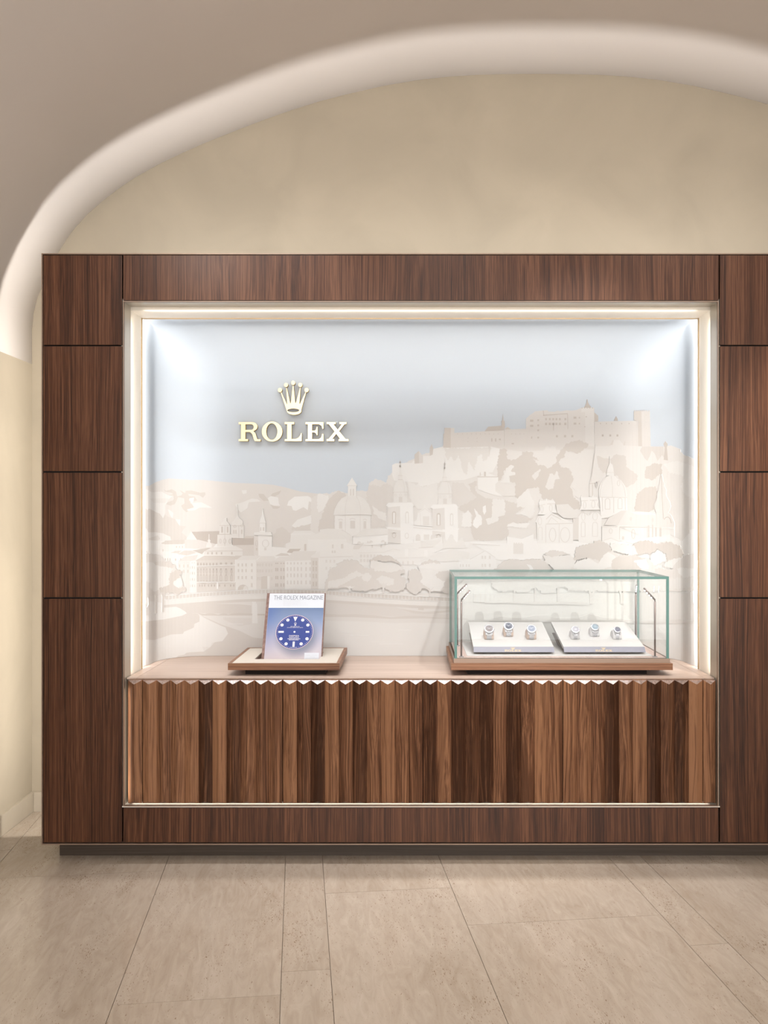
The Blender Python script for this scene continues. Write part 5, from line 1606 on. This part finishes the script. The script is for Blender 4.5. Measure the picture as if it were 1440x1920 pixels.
def make_tray(x0, x1, label):
    t = empty('watch_tray', ((x0 + x1) / 2, .35, RZ + .0045), label, 'tray', 'sloping watch trays in the glass case')
    yb = .514; zf = .7650
    bm = bmesh.new()
    # white slab: wedge profile in YZ
    prof = [(.19, .7837), (yb, tray_z(yb)), (yb, tray_z(yb) - .012), (.195, .7720)]
    vs0 = [bm.verts.new((x0, y, z)) for y, z in prof]; vs1 = [bm.verts.new((x1, y, z)) for y, z in prof]
    bm.faces.new(vs0); bm.faces.new(list(reversed(vs1)))
    for i in range(4): bm.faces.new((vs0[i], vs1[i], vs1[(i + 1) % 4], vs0[(i + 1) % 4]))
    link('white_pad', bm, M['white'], t)
    bm = bmesh.new()
    prof = [(.1895, .7835), (.170, zf), (.174, .7635), (.1945, .7715)]
    vs0 = [bm.verts.new((x0, y, z)) for y, z in prof]; vs1 = [bm.verts.new((x1, y, z)) for y, z in prof]
    bm.faces.new(vs0); bm.faces.new(list(reversed(vs1)))
    for i in range(4): bm.faces.new((vs0[i], vs1[i], vs1[(i + 1) % 4], vs0[(i + 1) % 4]))
    link('metal_lip', bm, M['lip'], t)
    bm = bmesh.new()
    zb_ = RZ + .0045
    A_ = [(x0 + .002, .175, .7633), (x1 - .002, .175, .7633), (x1 - .002, yb - .01, .80), (x0 + .002, yb - .01, .80)]
    B_ = [(x0 + .018, .200, zb_), (x1 - .022, .200, zb_), (x1 - .022, yb - .05, zb_), (x0 + .018, yb - .05, zb_)]
    a_ = [bm.verts.new(p) for p in A_]; b_ = [bm.verts.new(p) for p in B_]
    bm.faces.new(a_); bm.faces.new(list(reversed(b_)))
    for i in range(4): bm.faces.new((a_[i], b_[i], b_[(i + 1) % 4], a_[(i + 1) % 4]))
    link('dark_underside', bm, M['brown'], t)
    # gold emblem on the lip
    bm = bmesh.new()
    cxm = (x0 + x1) / 2 - .0035; wdt = .066
    vv = Vector((0, -.0195, -.0185)); n_ = Vector((0, -.0185, .0195)).normalized() * .0004
    top_ = Vector((0, .1895, .7835)) + n_

    def mapf(u, v):
        s_ = ((v - 562) / 200 * .34 + .56) if v > 540 else (.10 + (v - 135) / 350 * .42)
        uu = cxm + (u - 722) / 1140 * wdt
        return Vector((uu, 0, 0)) + top_ + vv * s_
    emblem_bm(bm, mapf)
    link('gold_emblem', bm, M['goldprint'], t)['kind'] = 'stuff'
    return t


make_tray(.248, .5655, 'sloping white tray holding the watches on beige cushions')
make_tray(.604, .9245, 'sloping white tray holding the watches on white cushions')


# ------------------------------------------------------------------ watches on their cushions
PROF = [(0, 0), (-.0035, .010), (-.0045, .022), (-.001, .033), (.006, .0405), (.017, .0435), (.032, .042), (.045, .034), (.052, .020), (.052, .0)]


def make_cushion(x, y, k, mat, label, group):
    """x, y: front foot of the cushion; k: scale"""
    z = tray_z(y) - .002
    t = empty('watch_cushion', (x, y, z), label, 'cushion', group)
    bm = bmesh.new()
    wd = .0385 * k
    n_ = len(PROF)
    cols = []
    for fx, sh in ((-.5, .86), (-.42, 1.0), (.42, 1.0), (.5, .86)):
        cols.append([bm.verts.new((x + fx * wd, y + p[0] * k + (1 - sh) * .012, z + p[1] * k * (sh if p[1] > .02 else 1) + p[0] * .19 * (p[1] < .001))) for p in PROF])
    for a_, b_ in zip(cols, cols[1:]):
        for i in range(n_ - 1):
            f = bm.faces.new((a_[i], b_[i], b_[i + 1], a_[i + 1])); f.smooth = True
    bm.faces.new(cols[0]); bm.faces.new(list(reversed(cols[-1])))
    bm.faces.new([c[0] for c in cols] + [c[-1] for c in reversed(cols)])
    link('pad', bm, mat, t)
    return t


def make_watch(x, y, k, cr, dialcol, style, label):
    """cr: case radius"""
    z = tray_z(y) - .002
    ctr = Vector((x, y + .0035 * k, z + .041 * k))
    th = math.radians(41)
    n_ = Vector((0, -math.cos(th), math.sin(th)))      # dial normal
    up = Vector((0, math.sin(th), math.cos(th)))
    ctr = ctr + n_ * .003
    t = empty('wrist_watch', tuple(ctr), label, 'watch', 'watches in the glass case')
    X = Vector((1, 0, 0))

    def at(u, v, w_): return ctr + X * u + up * v + n_ * w_

    def lath(bm, prof, seg=28, flutes=0):
        rings = []
        for (r, w_) in prof:
            rings.append([bm.verts.new(at(r * math.cos(2 * math.pi * i / seg), r * math.sin(2 * math.pi * i / seg), w_)) for i in range(seg)])
        for a_, b_ in zip(rings, rings[1:]):
            for i in range(seg):
                f = bm.faces.new((a_[i], a_[(i + 1) % seg], b_[(i + 1) % seg], b_[i])); f.smooth = not flutes
        bm.faces.new(rings[-1]); bm.faces.new(list(reversed(rings[0])))
    bm = bmesh.new()
    lath(bm, [(cr * .88, -.005), (cr, -.002), (cr, .001), (cr * .97, .003)])
    # lugs
    for sx in (-1, 1):
        for sy in (-1, 1):
            q = [at(sx * cr * .50, sy * cr * .75, .002), at(sx * cr * .86, sy * cr * .50, .002), at(sx * cr * .74, sy * cr * 1.16, -.004), at(sx * cr * .52, sy * cr * 1.16, -.004)]
            b2 = [p - n_ * .004 for p in q]
            a_ = [bm.verts.new(p) for p in q]; b_ = [bm.verts.new(p) for p in b2]
            bm.faces.new(a_); bm.faces.new(list(reversed(b_)))
            for i in range(4): bm.faces.new((a_[i], b_[i], b_[(i + 1) % 4], a_[(i + 1) % 4]))
    link('case', bm, M['steel'], t)
    bm = bmesh.new()
    seg = 48
    o_ = []
    rr2 = [(cr * .95, .003), (cr * .93, .0048), (cr * .78, .0052), (cr * .76, .0040)]
    for j, (r, w_) in enumerate(rr2):
        o_.append([bm.verts.new(at((r - (.012 * cr if (i % 2 and style == 'fluted' and j in (1, 2)) else 0)) * math.cos(2 * math.pi * i / seg), r * math.sin(2 * math.pi * i / seg), w_ + (.0004 if (i % 2 and style == 'fluted') else 0))) for i in range(seg)])
    for a_, b_ in zip(o_, o_[1:]):
        for i in range(seg): bm.faces.new((a_[i], a_[(i + 1) % seg], b_[(i + 1) % seg], b_[i]))
    link('bezel', bm, M['steel'], t)
    key = 'dial_%02x%02x%02x' % dialcol
    if key not in M: M[key] = plain('watch_dial', lin(tuple(int(c * .72) for c in dialcol)), 0.5, 0.0, spec=0.15)
    bm = bmesh.new(); lath(bm, [(cr * .76, .0025), (cr * .76, .0038)])
    dl = link('dial', bm, M[key], t)
    bm = bmesh.new()
    for i in range(12):
        a_ = 2 * math.pi * i / 12
        d_ = Vector((math.cos(a_), math.sin(a_))); s_ = Vector((-d_.y, d_.x)) * cr * .028
        c0, c1 = d_ * cr * .56, d_ * cr * .70
        bm.faces.new([bm.verts.new(at(p.x, p.y, .0041)) for p in (c0 - s_, c1 - s_, c1 + s_, c0 + s_)])
    link('hour_markers', bm, M['steel'], dl)['kind'] = 'stuff'
    for (ang, ln, wd_) in ((150, .42, .05), (38, .60, .035)):
        a_ = math.radians(ang)
        d_ = Vector((math.cos(a_), math.sin(a_))); s_ = Vector((-d_.y, d_.x)) * cr * wd_
        bm = bmesh.new()
        q = [d_ * -cr * .08 - s_, d_ * cr * ln - s_ * .4, d_ * cr * ln + s_ * .4, d_ * -cr * .08 + s_]
        bm.faces.new([bm.verts.new(at(p.x, p.y, .0044)) for p in q])
        link('hand', bm, M['steel'], dl)
    bm = bmesh.new()
    tube(bm, at(cr * .98, 0, -.0002), at(cr * 1.13, 0, -.0002), cr * .10, 14)
    link('winding_crown', bm, M['steel'], t)
    # bracelet follows the cushion front, from the lower lugs to the tray
    bw0 = cr * (1.04 if style != 'small' else .92)
    path = [Vector((0, y + p[0] * k - .0022, z + p[1] * k)) for p in ((-.001, .034), (-.0045, .026), (-.0048, .018), (-.004, .010), (-.0012, .003))]
    # resample to links
    L_ = sum((b_ - a_).length for a_, b_ in zip(path, path[1:]))
    nl = 8 if style in ('fluted', 'small') else 5
    cols_ = [-.5, -.27, -.11, .11, .27, .5] if style in ('fluted', 'small') else [-.5, -.2, .2, .5]

    def pt(s_):
        s_ = max(0, min(L_, s_))
        for a_, b_ in zip(path, path[1:]):
            l_ = (b_ - a_).length
            if s_ <= l_ + 1e-9: return a_ + (b_ - a_) * (s_ / l_)
            s_ -= l_
        return path[-1]
    bm = bmesh.new()
    for i in range(nl):
        for c in range(len(cols_) - 1):
            sh = .5 if c % 2 else 0
            s0, s1 = (i + sh) * L_ / nl + .0003, (i + sh + 1) * L_ / nl - .0005
            if s1 > L_: s1 = L_
            if s1 - s0 < .0006: continue
            tp = 1 - .06 * i / nl
            xa2, xb2 = x + cols_[c] * bw0 * tp + .00025, x + cols_[c + 1] * bw0 * tp - .00025
            p0, p1 = pt(s0), pt(s1)
            nn_ = Vector((0, -(p0.z - p1.z), (p0.y - p1.y) * -1)).normalized()
            if nn_.y > 0: nn_ = -nn_
            up_ = nn_ * .0016
            mid = (p0 + p1) / 2 + nn_ * .0024
            vs = []
            for xx in (xa2, xb2):
                vs.append([bm.verts.new(Vector((xx, q.y, q.z))) for q in (p0, p0 + up_, mid, p1 + up_, p1)])
            for j in range(4): bm.faces.new((vs[0][j], vs[1][j], vs[1][j + 1], vs[0][j + 1]))
            bm.faces.new(vs[0]); bm.faces.new(list(reversed(vs[1])))
    br = link('bracelet', bm, M['steel'], t); br['kind'] = 'stuff'
    bm = bmesh.new()
    for i in range(6):
        p0, p1 = pt(L_ * i / 6), pt(L_ * (i + 1) / 6)
        bm.faces.new([bm.verts.new(v_) for v_ in (Vector((x - bw0 * .46, p0.y - .0002, p0.z)), Vector((x + bw0 * .46, p0.y - .0002, p0.z)), Vector((x + bw0 * .46, p1.y - .0002, p1.z)), Vector((x - bw0 * .46, p1.y - .0002, p1.z)))])
    link('bracelet_backing', bm, M['steeld'], br)
    return t


def wx(px, Y): return PX(px, Y)


WATCH = [
    (917.0, .280, 1.0, .0200, (150, 140, 140), 'fluted', 'cushion',
     'steel watch with grey dial, fluted bezel and fine-link bracelet, nearest the left end', 'beige cushion under the grey-dialled fine-link watch'),
    (953.6, .315, 1.0, .0200, (70, 82, 108), 'plain', 'cushion',
     'steel watch with dark blue dial and broad-link bracelet on a beige cushion', 'beige cushion under the dark-dialled watch, set furthest back'),
    (996.5, .280, 1.0, .0196, (165, 178, 205), 'plain', 'cushion',
     'steel watch with pale blue dial and broad-link bracelet on a beige cushion', 'beige cushion under the pale-blue-dialled broad-link watch'),
    (1079.0, .280, .92, .0172, (215, 213, 225), 'small', 'cushionw',
     'small steel watch with silvery white dial on a white cushion', 'white cushion under the silvery-dialled watch'),
    (1115.5, .315, .92, .0172, (150, 180, 198), 'plain', 'cushionw',
     'small steel watch with light turquoise dial and broad-link bracelet', 'white cushion under the turquoise-dialled watch, set furthest back'),
    (1157.5, .280, .92, .0150, (120, 122, 145), 'small', 'cushionw',
     'smallest steel watch, with slate dial, at the right end of the trays', 'white cushion under the slate-dialled watch at the right end'),
]
for (px, Y, k, cr, dc, st, cm, lab, cl) in WATCH:
    x = wx(px, Y)
    make_cushion(x, Y, k, M[cm], cl, 'watch cushions')
    make_watch(x, Y, k, cr, dc, st, lab)

print('objects', len(bpy.data.objects), 'tris', sum(sum(len(p.vertices) - 2 for p in o.data.polygons) for o in bpy.data.objects if o.type == 'MESH'))
